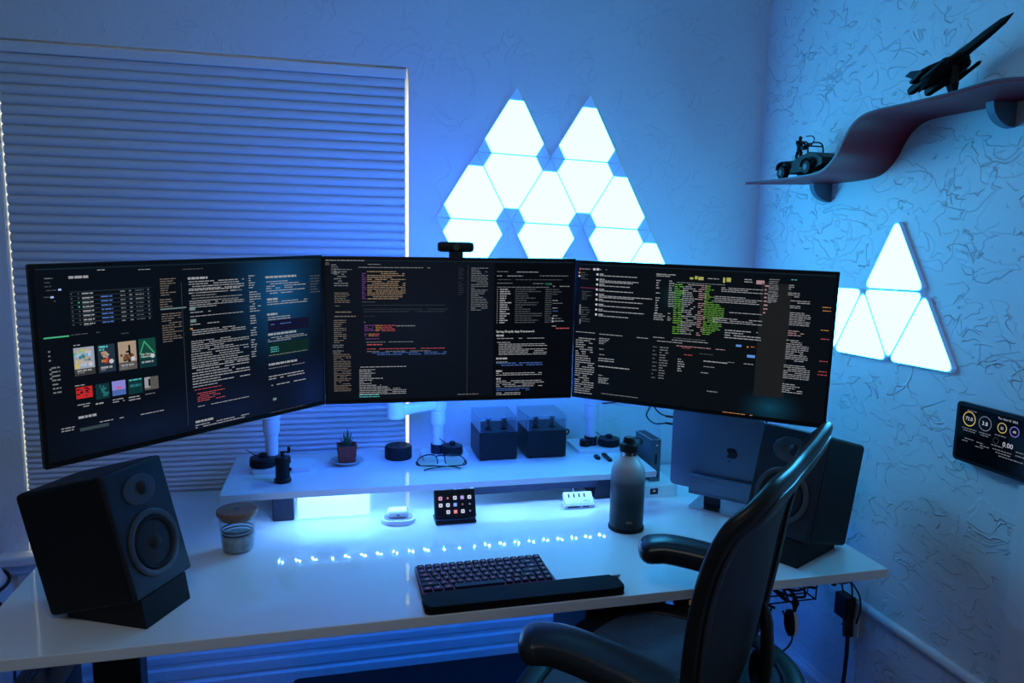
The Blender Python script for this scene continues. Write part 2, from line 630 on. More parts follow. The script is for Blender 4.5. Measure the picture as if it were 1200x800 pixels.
# window sill board and apron
bm = B()
bx(bm, WX0 - 0.07, WX1 + 0.07, YB - 0.055, YB + 0.09, WZ0 - 0.028, WZ0, 0.006, 2)
bx(bm, WX0 - 0.045, WX1 + 0.045, YB - 0.030, YB, WZ0 - 0.060, WZ0 - 0.028, 0.004)
bx(bm, WX0 - 0.03, WX1 + 0.03, YB - 0.018, YB, WZ0 - 0.110, WZ0 - 0.060, 0.004)
struct('trim_3', bm, 'trim')

# window behind the shade
bm = B()
for x0, x1, z0, z1 in ((WX0, WX0 + 0.05, WZ0, WZ1), (WX1 - 0.05, WX1, WZ0, WZ1), (WX0 + 0.05, WX1 - 0.05, WZ0, WZ0 + 0.05),
                       (WX0 + 0.05, WX1 - 0.05, WZ1 - 0.05, WZ1), (WX0 + 0.05, WX1 - 0.05, 1.29, 1.33)):
    bx(bm, x0, x1, YB + 0.10, YB + 0.135, z0, z1)
win = struct('window_1', bm, 'trim')
for z0, z1 in ((WZ0 + 0.05, 1.29), (1.33, WZ1 - 0.05)):
    bm = B(); bx(bm, WX0 + 0.05, WX1 - 0.05, YB + 0.116, YB + 0.120, z0, z1)
    g = obj('pane', bm, 'glass', win)

# ---- cellular shade: headrail, one object per cell, bottom rail
SX0, SX1 = -0.861, 0.219
shade = thing('window_shade', 'closed white cellular window shade with horizontal pleats in the left window', 'window shade', (0, YB + 0.004, 0))
bm = B(); bx(bm, SX0, SX1 + 0.004, -0.006, 0.045, 1.990, 2.017, 0.002); obj('headrail', bm, 'blindrail', shade)
cellmesh = None
z = 1.990
k = 0
while z > 0.665:
    f = (z - 0.60) / 1.4
    h = 0.0118 + 0.0150 * min(1.0, f * 1.35) ** 0.9
    if cellmesh is None:
        bm = B()
        w = SX1 - SX0
        # cross-section of one cell: (depth, height), front bulges towards the room
        sec = [(0.0100, 0.0), (0.0035, -0.08), (0.0006, -0.30), (0.0, -0.50), (0.0012, -0.72), (0.0042, -0.90), (0.0100, -1.0),
               (0.0205, -1.0), (0.0290, -0.5), (0.0205, 0.0)]
        a = [bm.verts.new((SX0, d, zz)) for d, zz in sec]
        b = [bm.verts.new((SX1, d, zz)) for d, zz in sec]
        n = len(sec)
        for i in range(n):
            bm.faces.new((a[i], a[(i + 1) % n], b[(i + 1) % n], b[i]))
        o = obj('pleat', bm, 'blind', shade, 40)
        cellmesh = o.data
        o.location = (0, 0, z)
        o.scale = (1, 1, h)
    else:
        child('pleat', cellmesh, shade, (0, 0, z), (0, 0, 0), (1, 1, h))
    z -= h
    k += 1
bm = B(); bx(bm, SX0, SX1, 0.0, 0.026, z - 0.022, z, 0.003); obj('bottom_rail', bm, 'blindrail', shade)

# ---- triangular light panels
def tri_panel(label, centre, ang, side, wall, group, cut, thick, rnd):
    """one panel; ang = direction of its first vertex in the wall plane"""
    if wall == 'back':
        loc = (centre[0], YB, centre[1])
        rot = Matrix(((1, 0, 0, 0), (0, 0, -1, 0), (0, 1, 0, 0), (0, 0, 0, 1)))      # local x->X, y->Z, z->-Y
    else:
        loc = (XR, centre[0], centre[1])
        rot = Matrix(((0, 0, -1, 0), (-1, 0, 0, 0), (0, 1, 0, 0), (0, 0, 0, 1)))     # local x->-Y, y->Z, z->-X
    t = thing('wall_light', label, 'light panel', loc, rot.to_euler(), group)
    rr = side / math.sqrt(3)
    g = 0.0012
    V = [Vector((math.cos(ang + 2 * PI * i / 3), math.sin(ang + 2 * PI * i / 3))) * (rr - g * 2) for i in range(3)]

    def shape(c, inset=0.0, round_=False):
        out = []
        for i in range(3):
            v, p, n = V[i], V[i - 1], V[(i + 1) % 3]
            a = v + (p - v).normalized() * c
            b = v + (n - v).normalized() * c
            if round_:
                for q in range(7):
                    s = q / 6
                    out.append(tuple((a * (1 - s) ** 2 + v * 2 * s * (1 - s) + b * s * s) * (1 - inset)))
            else:
                out += [tuple(a * (1 - inset)), tuple(b * (1 - inset))]
        return out
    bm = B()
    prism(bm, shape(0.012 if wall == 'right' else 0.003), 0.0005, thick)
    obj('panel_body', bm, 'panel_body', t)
    bm = B()
    prism(bm, shape(cut, 0.012 if wall == 'back' else 0.03, rnd), thick - 0.001, thick + 0.0012)
    obj('diffuser', bm, 'panel_glow', t)
    return t


def lattice(o, side, ang, i, j):
    h, v = i + j * 0.5, j * math.sqrt(3) / 2
    a, b = side * math.cos(ang), side * math.sin(ang)
    return Vector((o[0] + a * h - b * v, o[1] + v * a + h * b))


o, s, a = (0.310, 1.582), 0.2398, R(-1.98)
tris = [('top triangular panel of the left peak on the back wall, lit white', (0, 1), (1, 1), (0, 2)),
        ('downward pointing lit panel under the tip of the left peak', (0, 1 + 0), (1, 1), (1, 0)),
        ('top triangular panel of the right peak on the back wall, lit white', (1, 1), (2, 1), (1, 2)),
        ('downward pointing lit panel under the tip of the right peak', (1, 1), (2, 1), (2, 0)),
        ('upright lit panel at the left end of the lower row on the back wall', (0, 0), (1, 0), (0, 1)),
        ('upright lit panel in the middle of the lower row, between the two peaks', (1, 0), (2, 0), (1, 1)),
        ('upright lit panel at the right end of the lower row on the back wall', (2, 0), (3, 0), (2, 1)),
        ('downward lit panel behind the webcam, at the foot of the cluster', (0, 0), (1, 0), (1, -1)),
        ('downward lit panel above the middle of the centre monitor', (1, 0), (2, 0), (2, -1)),
        ('downward lit panel above the joint of the centre and right monitors', (2, 0), (3, 0), (3, -1)),
        ('lit panel at far lower right of the back cluster, only its tip above the monitor', (3, -1), (4, -1), (3, 0))]
for lab, p, q, r_ in tris:
    P = [lattice(o, s, a, *c) for c in (p, q, r_)]
    c = (P[0] + P[1] + P[2]) / 3
    an = math.atan2((P[2] - c).y, (P[2] - c).x)
    tri_panel(lab, c, an, s, 'back', 'triangular light panels on the back wall', 0.046, 0.010, False)
o, s, a = (-1.838 - 0.002, 1.210), 0.2175, R(1.4)
tris = [('top triangular panel of the cluster on the right wall, lit white', (0, 1), (1, 1), (0, 2)),
        ('downward pointing lit panel in the centre of the right wall cluster', (0, 1), (1, 1), (1, 0)),
        ('lower right triangular panel of the right wall cluster, lit white', (1, 0), (2, 0), (1, 1)),
        ('lower left upright lit panel beside the right monitor, on the right wall', (0, 0), (1, 0), (0, 1)),
        ('downward lit panel half hidden by the right monitor edge, on the right wall', (-1, 1), (0, 1), (0, 0))]
for lab, p, q, r_ in tris:
    P = [lattice(o, s, a, *c) for c in (p, q, r_)]
    c = (P[0] + P[1] + P[2]) / 3
    an = math.atan2((P[2] - c).y, (P[2] - c).x)
    tri_panel(lab, (-c.x, c.y), an, s, 'right', 'triangular light panels on the right wall', 0.026, 0.012, True)

# ---- wave shelf on the right wall
wave = thing('wave_shelf', 'plum wave-shaped wall shelf with a dark top high on the right wall', 'shelf', (XR, 0, 0))
ctrl = [(2.09, 1.700), (1.98, 1.697), (1.87, 1.696), (1.78, 1.697), (1.725, 1.703), (1.690, 1.720), (1.662, 1.745),
        (1.640, 1.778), (1.615, 1.805), (1.580, 1.822), (1.53, 1.827), (1.45, 1.826), (1.33, 1.826), (1.22, 1.830), (1.15, 1.822), (1.08, 1.806), (1.00, 1.792)]
path = smooth_path([(0, y, z) for y, z in ctrl], 5)
th = 0.0085
bmA, bmB = B(), B()


def ribbon(bm, off0, off1, inset):
    rows = []
    N = len(path)
    for i, p in enumerate(path):
        t = (path[min(i + 1, N - 1)] - path[max(i - 1, 0)]).normalized()
        n = Vector((0, t.z, -t.y))          # points up since the path runs towards -Y
        s = i / (N - 1)
        xw = -0.0005
        xo = -0.180 + inset
        # the left end is cut on a slant
        yo = 0.0
        lo, hi = p + n * off0, p + n * off1
        skew = max(0.0, 1 - i / 9.0) * 0.09
        rows.append([bm.verts.new((xo, lo.y, lo.z)), bm.verts.new((xw, lo.y - skew, lo.z)), bm.verts.new((xw, hi.y - skew, hi.z)), bm.verts.new((xo, hi.y, hi.z))])
    for a_, b_ in zip(rows, rows[1:]):
        for k in range(4):
            bm.faces.new((a_[k], a_[(k + 1) % 4], b_[(k + 1) % 4], b_[k]))
    bm.faces.new(rows[0]); bm.faces.new(list(reversed(rows[-1])))


ribbon(bmA, 0.0, th * 0.6, 0.0)
obj('shelf_board', bmA, 'plum', wave, 50)
ribbon(bmB, th * 0.6, th, 0.0)
obj('shelf_top', bmB, 'shelf_edge', wave, 50)['label'] = 'dark laminate top layer'
for yb, zb in ((1.925, 1.6955), (1.335, 1.8250)):
    bm = B()
    pr = [(0.0, 0.0), (-0.062, 0.0)] + [(-0.062 * math.cos(R(a_)), -0.052 * math.sin(R(a_))) for a_ in range(10, 91, 10)]
    mt = Matrix(((1, 0, 0, -0.001), (0, 0, 1, yb), (0, 1, 0, zb), (0, 0, 0, 1)))
    prism(bm, pr, -0.010, 0.010, 0.0, mt)
    obj('bracket', bm, 'bracket', wave, 30)['label'] = 'grey quarter-round bracket'

# ---- wall tablet
tab = thing('wall_tablet', 'black tablet with gauges on its screen mounted on the right wall', 'tablet', (XR - 0.001, 1.374, 1.0285), (0, 0, R(-90)))
bm = B(); prism(bm, rrect(0.262, 0.137, 0.008), 0, 0.009, 0.0012, Matrix.Translation((0.131, -0.018, 0.0685)) @ Matrix.Rotation(R(90), 4, 'X')); obj('housing', bm, 'black_satin', tab, 40)
bm = B(); bx(bm, 0.05, 0.20, -0.018, 0.0, 0.03, 0.11); obj('wall_mount', bm, 'black', tab)
bm = B(); bx(bm, 0.008, 0.254, -0.0278, -0.0268, 0.008, 0.129); tscreen = obj('screen', bm, 'black_gloss', tab)


def emis(name, col):
    key = 'e_' + name
    if key not in M:
        m = bpy.data.materials.new('screen_' + name)
        m.use_nodes = True
        nt = m.node_tree
        p = nt.nodes['Principled BSDF']
        p.inputs['Base Color'].default_value = (0.001, 0.001, 0.001, 1)
        p.inputs['Specular IOR Level'].default_value = 0.08
        p.inputs['Roughness'].default_value = 0.5
        mx = max(max(col), 1e-4)
        p.inputs['Emission Color'].default_value = tuple(c / mx for c in col) + (1,)
        p.inputs['Emission Strength'].default_value = mx
        M[key] = m
    return M[key]


def quad(bm, x0, x1, z0, z1, y=0.0, mi=0):
    vs = [bm.verts.new(c) for c in ((x0, y, z0), (x1, y, z0), (x1, y, z1), (x0, y, z1))]
    f = bm.faces.new(vs)
    f.material_index = mi
    return f


def ring(bm, cx, cz, r, w, y, mi, a0=0, a1=360):
    n = 28
    prev = None
    for k in range(n + 1):
        a_ = R(a0 + (a1 - a0) * k / n)
        p = (bm.verts.new((cx + (r - w) * math.cos(a_), y, cz + (r - w) * math.sin(a_))), bm.verts.new((cx + r * math.cos(a_), y, cz + r * math.sin(a_))))
        if prev:
            bm.faces.new((prev[0], prev[1], p[1], p[0])).material_index = mi
        prev = p


FACE = Matrix.Rotation(R(90), 4, 'X')
bm = B()
ty = -0.0283
ring(bm, 0.037, 0.102, 0.0170, 0.0022, ty, 0)
ring(bm, 0.079, 0.101, 0.0165, 0.0016, ty, 1)
ring(bm, 0.122, 0.102, 0.0115, 0.0018, ty, 0)
ring(bm, 0.152, 0.101, 0.0115, 0.0016, ty, 2)
ring(bm, 0.110, 0.071, 0.007, 0.0008, ty, 4)
random.seed(3)
for x0, x1, z in ((0.020, 0.060, 0.079), (0.024, 0.056, 0.074), (0.066, 0.096, 0.079), (0.070, 0.090, 0.074), (0.106, 0.134, 0.084), (0.030, 0.054, 0.056),
                  (0.024, 0.038, 0.050), (0.062, 0.080, 0.055), (0.072, 0.096, 0.050), (0.100, 0.130, 0.060), (0.104, 0.150, 0.052), (0.112, 0.150, 0.046), (0.160, 0.200, 0.060),
                  (0.160, 0.210, 0.052), (0.12, 0.18, 0.040), (0.03, 0.055, 0.121), (0.06, 0.08, 0.045)):
    x = x0
    while x < x1:
        w = random.uniform(0.003, 0.008)
        quad(bm, x, min(x + w, x1), z - 0.0009, z + 0.0009, ty, 3)
        x += w + 0.0018
obj('screen_gauges', bm, [emis('amber', (0.50, 0.36, 0.10)), emis('steel', (0.16, 0.17, 0.24)), emis('violet', (0.22, 0.16, 0.55)), emis('txt', (0.16, 0.17, 0.21)), emis('faint', (0.05, 0.05, 0.08))], tscreen)
for s_, x, z, sz in (('72.0', 0.037, 0.0985, 0.0115), ('3.8', 0.079, 0.097, 0.0125), ('22', 0.122, 0.099, 0.008), ('48', 0.152, 0.098, 0.008), ('0.00', 0.140, 0.063, 0.015)):
    text_obj('readout', s_, sz, emis('white', (0.50, 0.52, 0.60)), tscreen, Matrix.Translation((x, ty - 0.0004, z)) @ FACE, 'CENTER')
text_obj('date_line', 'Tue  Nov 15  2022', 0.0062, emis('white', (0.4, 0.4, 0.5)), tscreen, Matrix.Translation((0.110, ty - 0.0004, 0.120)) @ FACE)

# ================================================================== DESK
DZ = 0.75
desk = thing('desk', 'wide white glossy desk on a black frame standing under the window', 'desk', (0, 0, 0))
bm = B(); bx(bm, -0.676, 1.285, 1.408, 2.287, DZ - 0.024, DZ, 0.003, 2); obj('desktop', bm, 'white_gloss', desk, 40)
for x in (-0.515, 1.12):
    bm = B()
    bx(bm, x - 0.052, x + 0.052, 1.80, 1.865, 0.03, 0.68, 0.004)
    bx(bm, x - 0.045, x + 0.045, 1.793, 1.872, 0.03, 0.36, 0.004)
    bx(bm, x - 0.035, x + 0.035, 1.50, 2.20, 0.004, 0.034, 0.008, 2)
    obj('leg', bm, 'desk_frame', desk)
    bm = B(); bx(bm, x - 0.03, x + 0.03, 1.47, 2.22, 0.70, 0.7255, 0.003); obj('side_bracket', bm, 'desk_frame', desk)
bm = B()
for y in (1.79, 1.875):
    bx(bm, -0.46, 1.07, y - 0.02, y + 0.02, 0.675, 0.7255, 0.003)
obj('crossbeam', bm, 'desk_frame', desk)
bm = B(); bx(bm, 0.75, 0.838, 1.432, 1.462, 0.690, 0.7255, 0.004); ctl = obj('height_control', bm, 'black_satin', desk)
text_obj('digits', '29.5', 0.013, emis('amberdim', (0.35, 0.16, 0.03)), ctl, Matrix.Translation((0.775, 1.4315, 0.701)) @ FACE)

# blue strip along the rear underside of the desk
bm = B(); bx(bm, -0.62, 1.24, 1.925, 1.935, 0.7160, 0.7255)
st = obj('led_strip', bm, 'under'); tag(st, 'blue lit LED strip stuck under the white desktop behind the crossbeam', 'led strip')

# black cabinet hung below the desktop, black trunk and box on the floor
t = thing('computer_case', 'black slim computer case slung beneath the desktop left of the chair seat', 'computer', (0.555, 0, 0))
bm = B(); bx(bm, 0, 0.20, 1.50, 1.76, 0.30, 0.700, 0.008, 2); obj('case', bm, 'black_satin', t)
bm = B(); bx(bm, 0.02, 0.18, 1.494, 1.502, 0.32, 0.69, 0.002); obj('front_panel', bm, 'black', t)
bm = B()
for y in (1.55, 1.71):
    bx(bm, -0.004, 0.204, y - 0.012, y + 0.012, 0.700, 0.7255)
obj('hanger', bm, 'desk_frame', t)
t = thing('storage_chest', 'long black padded chest on the floor under the white desk', 'chest', (0.22, 1.74, 0))
bm = B(); bx(bm, -0.335, 0.29, -0.14, 0.15, 0.012, 0.330, 0.02, 3); obj('body', bm, 'black_fabric', t, 40)
bm = B(); bx(bm, -0.340, 0.295, -0.145, 0.155, 0.322, 0.356, 0.016, 3); obj('padded_lid', bm, 'black_fabric', t, 40)
bm = B()
for x in (-0.30, 0.255):
    for y in (-0.10, 0.11):
        cyl(bm, (x, y, 0.007), 0.016, 0.014, 12)
obj('foot', bm, 'black', t)
t = thing('cable_box', 'small black box with a handle on the floor outside the left desk leg', 'box', (-0.66, 1.74, 0))
bm = B(); bx(bm, -0.065, 0.055, -0.12, 0.12, 0.0, 0.50, 0.012, 2); obj('body', bm, 'black_satin', t, 40)
bm = B(); tube(bm, smooth_path([(-0.005, -0.08, 0.499), (-0.005, -0.06, 0.53), (-0.005, 0.06, 0.53), (-0.005, 0.08, 0.499)], 5), 0.006); obj('handle', bm, 'black', t, 50)

# pale rounded appliance left of the desk
t = thing('air_purifier', 'pale grey rounded appliance with a dark seam at the left edge beside the window sill', 'appliance', (-0.945, 2.02, 0))
bm = B(); lathe(bm, [(0.10, 0), (0.128, 0.02), (0.135, 0.20), (0.135, 0.52), (0.128, 0.60), (0.105, 0.655), (0.06, 0.685), (0, 0.69)], (0, 0, 0), 40); obj('body', bm, 'bin', t, 50)
bm = B(); tube(bm, [(0.1 * math.cos(a_) * 1.24 + 0.0, 0.1 * math.sin(a_) * 1.24, 0.622) for a_ in [2 * PI * k / 40 for k in range(40)]], 0.0045, 6, True); obj('seam', bm, 'black_rubber', t, 50)
bm = B(); tube(bm, smooth_path([(0.128, -0.05, 0.60), (0.150, -0.05, 0.50), (0.145, -0.05, 0.30), (0.15, -0.05, 0.02)], 6), 0.004, 6); obj('power_cord', bm, 'cable', t, 50)

# ================================================================== SHELF ON THE DESK
SZ = 0.86
ds = thing('desk_shelf', 'long white riser shelf on dark legs standing at the back of the desk', 'shelf', (0, 0, 0))
bm = B()
prism(bm, [(-0.290, 1.912), (0.905, 1.900), (0.926, 2.262), (-0.288, 2.262)], SZ - 0.018, SZ, 0.0022); obj('shelf_top', bm, 'white_gloss', ds, 40)
for x0, x1 in ((-0.168, -0.112), (0.752, 0.815)):
    bm = B(); bx(bm, x0, x1, 1.995, 2.20, DZ + 0.0005, SZ - 0.018, 0.003); obj('leg', bm, 'shelf_leg', ds)
bm = B(); bx(bm, 0.380, 0.752, 1.975, 1.987, SZ - 0.064, SZ - 0.018, 0.002); obj('rear_rail', bm, 'shelf_leg', ds)
bm = B(); lathe(bm, [(0, -0.010), (0.040, -0.008), (0.048, 0)], (-0.02, 1.985, SZ - 0.018), 28, None, cap=False); obj('round_bumper', bm, 'shelf_leg', ds, 40)

# LED tape under the front lip: paired diodes
tape = thing('led_strip', 'row of bright blue-white LED points on tape under the front lip of the riser shelf', 'led strip', (0, 1.945, SZ - 0.018))
bm = B(); bx(bm, -0.165, 0.79, -0.016, 0.008, -0.0012, 0.0); obj('tape', bm, 'tape', tape)
chipm = None
for k in range(22):
    x = -0.150 + k * 0.0430
    for dx, dy in ((0, 0.0), (0.0095, -0.0105)):
        if chipm is None:
            bm = B(); bx(bm, -0.0012, 0.0012, -0.0012, 0.0012, -0.0024, -0.0012); oo = obj('diode', bm, 'chip', tape); chipm = oo.data; oo.location = (x + dx, dy, 0)
        else:
            child('diode', chipm, tape, (x + dx, dy, 0))
# light bars at the rear
t = thing('light_bar', 'lit light bar standing upright behind the left leg of the riser shelf', 'light', (-0.012, 2.235, SZ - 0.018))
bm = B(); bx(bm, -0.116, 0.121, 0.0, 0.012, -0.080, 0.0, 0.001); obj('housing', bm, 'white', t)
bm = B(); bx(bm, -0.113, 0.112, -0.002, 0.0005, -0.072, -0.006); obj('diffuser', bm, 'bar', t)

# ================================================================== MONITORS
COL = {'w': (0.29, 0.30, 0.32), 'g': (0.15, 0.16, 0.17), 'd': (0.06, 0.07, 0.08), 'vd': (0.025, 0.032, 0.040), 'y': (0.16, 0.135, 0.115), 'b': (0.06, 0.13, 0.38),
       'rd': (0.42, 0.07, 0.08), 'or': (0.45, 0.20, 0.06), 'pu': (0.16, 0.05, 0.22), 'tan': (0.30, 0.21, 0.13), 'tl': (0.08, 0.42, 0.42), 'gr': (0.13, 0.34, 0.05),
       'pk': (0.36, 0.22, 0.24), 'bar': (0.008, 0.022, 0.034), 'lb': (0.35, 0.50, 0.80), 'green': (0.06, 0.42, 0.20), 'line': (0.030, 0.05, 0.06), 'hl': (0.13, 0.20, 0.20),
       'nav': (0.006, 0.006, 0.026), 'grn': (0.004, 0.018, 0.016), 'white': (0.70, 0.72, 0.72), 'plum': (0.12, 0.02, 0.07), 'yl': (0.34, 0.36, 0.10), 'blue': (0.10, 0.25, 0.60),
       'gpan': (0.011, 0.012, 0.013), 'pane': (0.0015, 0.0022, 0.004), 'red': (0.50, 0.02, 0.02), 'teal': (0.02, 0.14, 0.16), 'vio': (0.22, 0.22, 0.60), 'tron': (0.004, 0.03, 0.035),
       'card1': (0.30, 0.33, 0.40), 'card2': (0.015, 0.03, 0.05), 'card3': (0.36, 0.27, 0.20), 'card4': (0.006, 0.055, 0.040), 'mono': (0.09, 0.085, 0.08),
       'dgrey': (0.035, 0.037, 0.038), 'magenta': (0.50, 0.10, 0.30), 'dk': (0.002, 0.002, 0.003), 'sand': (0.45, 0.36, 0.26), 'brown': (0.13, 0.06, 0.03), 'yel2': (0.55, 0.45, 0.12)}
SW, SH = 0.62, 0.36


def screen_base(name, spots):
    """dark desktop wallpaper with soft glowing patches, emitted by the screen itself"""
    m = bpy.data.materials.new(name)
    m.use_nodes = True
    nt = m.node_tree
    p = nt.nodes['Principled BSDF']
    p.inputs['Base Color'].default_value = (0.003, 0.003, 0.004, 1)
    p.inputs['Roughness'].default_value = 0.35
    p.inputs['Specular IOR Level'].default_value = 0.12
    tc = nt.nodes.new('ShaderNodeTexCoord')
    acc = None
    for (u, v, rad, col) in spots:
        mp = nt.nodes.new('ShaderNodeMapping')
        mp.vector_type = 'POINT'
        mp.inputs['Location'].default_value = (-(u - 0.5) * SW / rad[0], 0, -(0.5 - v) * SH / rad[1])
        mp.inputs['Scale'].default_value = (1 / rad[0], 1, 1 / rad[1])
        nt.links.new(tc.outputs['Object'], mp.inputs[0])
        g = nt.nodes.new('ShaderNodeTexGradient')
        g.gradient_type = 'QUADRATIC_SPHERE'
        nt.links.new(mp.outputs[0], g.inputs[0])
        mx = nt.nodes.new('ShaderNodeMix')
        mx.data_type = 'RGBA'
        mx.blend_type = 'MIX'
        nt.links.new(g.outputs[1], mx.inputs[0])
        if acc is None:
            mx.inputs[6].default_value = (*BASEC, 1)
        else:
            nt.links.new(acc, mx.inputs[6])
        mx.inputs[7].default_value = (*col, 1)
        acc = mx.outputs[2]
    nt.links.new(acc, p.inputs['Emission Color'])
    p.inputs['Emission Strength'].default_value = 1.0
    return m


BASEC = (0.0020, 0.0034, 0.0065)


def make_content(blocks, seed, parent):
    rnd = random.Random(seed)
    bm = B()
    keys = []

    def mi(k):
        if k not in keys:
            keys.append(k)
        return keys.index(k)
    y1 = -0.0062

    def q(u0, v0, u1, v1, k, lift=0):
        quad(bm, (u0 - 0.5) * SW, (u1 - 0.5) * SW, (0.5 - v1) * SH, (0.5 - v0) * SH, y1 - 0.00012 * lift, mi(k))

    def words(u0, u1, v, h, k, lift=1, dense=0.8):
        u = u0
        while u < u1 - 0.002:
            w = min(rnd.uniform(0.006, 0.022), u1 - u)
            if rnd.random() < dense:
                q(u, v, u + w, v + h, k, lift)
            u += w + 0.0024
    texts = []
    for b in blocks:
        k, u0, v0, u1, v1, c = b[:6]
        n = b[6] if len(b) > 6 else 1
        u0, u1 = sorted((u0, u1))
        v0, v1 = sorted((v0, v1))
        u0, u1 = max(u0, 0.012), min(u1, 0.988)
        v0, v1 = max(v0, 0.024), min(v1, 0.968)
        if k == 'R':
            if c == 'line':
                u1 = u0 + 0.0015 if (v1 - v0) > 0.06 else u1
            q(u0, v0, max(u1, u0 + 0.0015), max(v1, v0 + 0.004), c, 0)
            if c == 'card1':
                for _ in range(26):
                    a, d = rnd.uniform(u0, u1 - 0.02), rnd.uniform(v0, v0 + (v1 - v0) * 0.6)
                    q(a, d, a + rnd.uniform(0.006, 0.02), d + rnd.uniform(0.01, 0.03), rnd.choice(['magenta', 'lb', 'yel2', 'green', 'sand', 'teal', 'yel2']), 1)
                q(u0, v0 + (v1 - v0) * 0.76, u1, v1, 'dgrey', 2)
                words(u0 + 0.006, u1 - 0.01, v0 + (v1 - v0) * 0.80, 0.008, 'w', 3); words(u0 + 0.006, u1 - 0.03, v0 + (v1 - v0) * 0.88, 0.006, 'g', 3)
            if c == 'card2':
                for _ in range(20):
                    a, d = rnd.uniform(u0 + 0.008, u1 - 0.02), rnd.uniform(v0 + 0.03, v0 + (v1 - v0) * 0.55)
                    q(a, d, a + rnd.uniform(0.003, 0.010), d + rnd.uniform(0.006, 0.02), rnd.choice(['red', 'brown', 'sand', 'w', 'or']), 1)
                words(u0 + 0.004, u1 - 0.02, v0 + 0.006, 0.011, 'tl', 2, 1); words(u0 + 0.004, u1 - 0.03, v0 + 0.022, 0.008, 'tl', 2, 1)
                words(u0 + 0.006, u1 - 0.01, v0 + (v1 - v0) * 0.78, 0.011, 'w', 3, 1); words(u0 + 0.006, u1 - 0.03, v0 + (v1 - v0) * 0.88, 0.006, 'g', 3)
            if c == 'card3':
                for _ in range(16):
                    a, d = rnd.uniform(u0 + 0.004, u1 - 0.014), v0 + (v1 - v0) * rnd.uniform(0.42, 0.60)
                    q(a, d, a + rnd.uniform(0.005, 0.014), d + rnd.uniform(0.008, 0.03), rnd.choice(['brown', 'dk', 'or', 'brown']), 1)
                q(u0 + 0.030, v0 + 0.02, u0 + 0.036, v0 + 0.075, 'dk', 2); q(u0 + 0.022, v0 + 0.05, u0 + 0.036, v0 + 0.06, 'dk', 2)
                q(u0, v0 + (v1 - v0) * 0.72, u1, v1, 'mono', 1)
                words(u0 + 0.006, u1 - 0.01, v0 + (v1 - v0) * 0.80, 0.009, 'w', 3); words(u0 + 0.006, u1 - 0.03, v0 + (v1 - v0) * 0.9, 0.006, 'g', 3)
            if c == 'card4':
                for i in range(9):
                    q(u0 + 0.016 + i * 0.0035, v0 + 0.012 + i * 0.008, u0 + 0.020 + i * 0.0035, v0 + 0.020 + i * 0.008, 'green', 1)
                    q(u0 + 0.016 - i * 0.0018, v0 + 0.012 + i * 0.008, u0 + 0.019 - i * 0.0018, v0 + 0.020 + i * 0.008, 'green', 1)
                q(u0, v0 + (v1 - v0) * 0.70, u1, v1, 'tron', 1)
                texts.append(('My New', u0 + 0.005, v0 + (v1 - v0) * 0.54, 0.0060)); texts.append(('Network', u0 + 0.005, v0 + (v1 - v0) * 0.62, 0.0060))
                words(u0 + 0.006, u1 - 0.01, v0 + (v1 - v0) * 0.78, 0.009, 'w', 3); words(u0 + 0.006, u1 - 0.02, v0 + (v1 - v0) * 0.88, 0.006, 'g', 3)
            if c.startswith('card'):
                cx, cz = (u1 - 0.012 - 0.5) * SW, (0.5 - (v0 + (v1 - v0) * 0.62)) * SH
                lathe(bm, [(0.0042, 0.0), (0.0042, 0.0002)], (cx, y1 - 0.0006, cz), 12, Matrix.Rotation(R(90), 3, 'X'))
                bm.faces.ensure_lookup_table()
                for f in bm.faces[-14:]:
                    f.material_index = mi('white')
            if c == 'red':
                for _ in range(14):
                    a, d = rnd.uniform(u0, u1 - 0.01), rnd.uniform(v0, v1 - 0.01)
                    q(a, d, a + rnd.uniform(0.004, 0.012), d + 0.007, rnd.choice(['dk', 'dk', 'plum']), 1)
            if c == 'teal':
                q(u0, v0, u1, v1, 'tron', 1)
                for _ in range(16):
                    a = u0 + (u1 - u0) * min(0.9, max(0.05, rnd.gauss(0.5, 0.18)))
                    d = rnd.uniform(v0 + 0.005, v1 - 0.02)
                    q(a, d, a + 0.004, d + 0.012, 'teal', 2)
            if c == 'vio':
                q(u0, v0 + (v1 - v0) * 0.62, u1, v1, 'b', 1); q(u0 + 0.012, v0 + (v1 - v0) * 0.4, u1 - 0.012, v0 + (v1 - v0) * 0.58, 'magenta', 2)
            if c == 'tron':
                words(u0 + 0.003, u1 - 0.003, v0 + 0.003, 0.007, 'tl', 2, 1)
                words(u0 + 0.005, u1 - 0.005, v0 + 0.030, 0.014, 'teal', 2, 1)
            if c == 'mono':
                q(u0, v0, u0 + (u1 - u0) * 0.4, v1 - 0.012, 'w', 1); q(u0 + 0.012, v0 + 0.01, u0 + 0.018, v1 - 0.02, 'dk', 2)
        elif k in ('T', 'J', 'S'):
            if k == 'S':
                n = 1
            n = int(max(1, n))
            hh = v1 - v0
            if n == 1:
                hh = 0.012
                v0 = (v0 + v1) / 2 - 0.005
            pitch = hh / n
            th = min(pitch * 0.35, 0.0085) if k != 'S' else 0.0125
            if pitch < 0.011:
                n = max(1, int(hh / 0.011))
                pitch = hh / n
                th = pitch * 0.35
            jl = 0.5
            for i in range(n):
                if k == 'J':
                    jl = min(1.0, max(0.25, jl + rnd.uniform(-0.25, 0.3)))
                    e = u0 + (u1 - u0) * jl
                else:
                    e = u0 + (u1 - u0) * (rnd.uniform(0.45, 1.0) if (n > 2 and rnd.random() < 0.45) else 1.0)
                words(u0, e, v0 + i * pitch + pitch * 0.2, th, c, 1, 0.92 if k != 'S' else 1.0)
        elif k == 'H':
            texts.append((n, u0, v0 + 0.012, 0.0078 if 'Framework' in str(n) else 0.0050))
        elif k == 'X' and c == 'table':
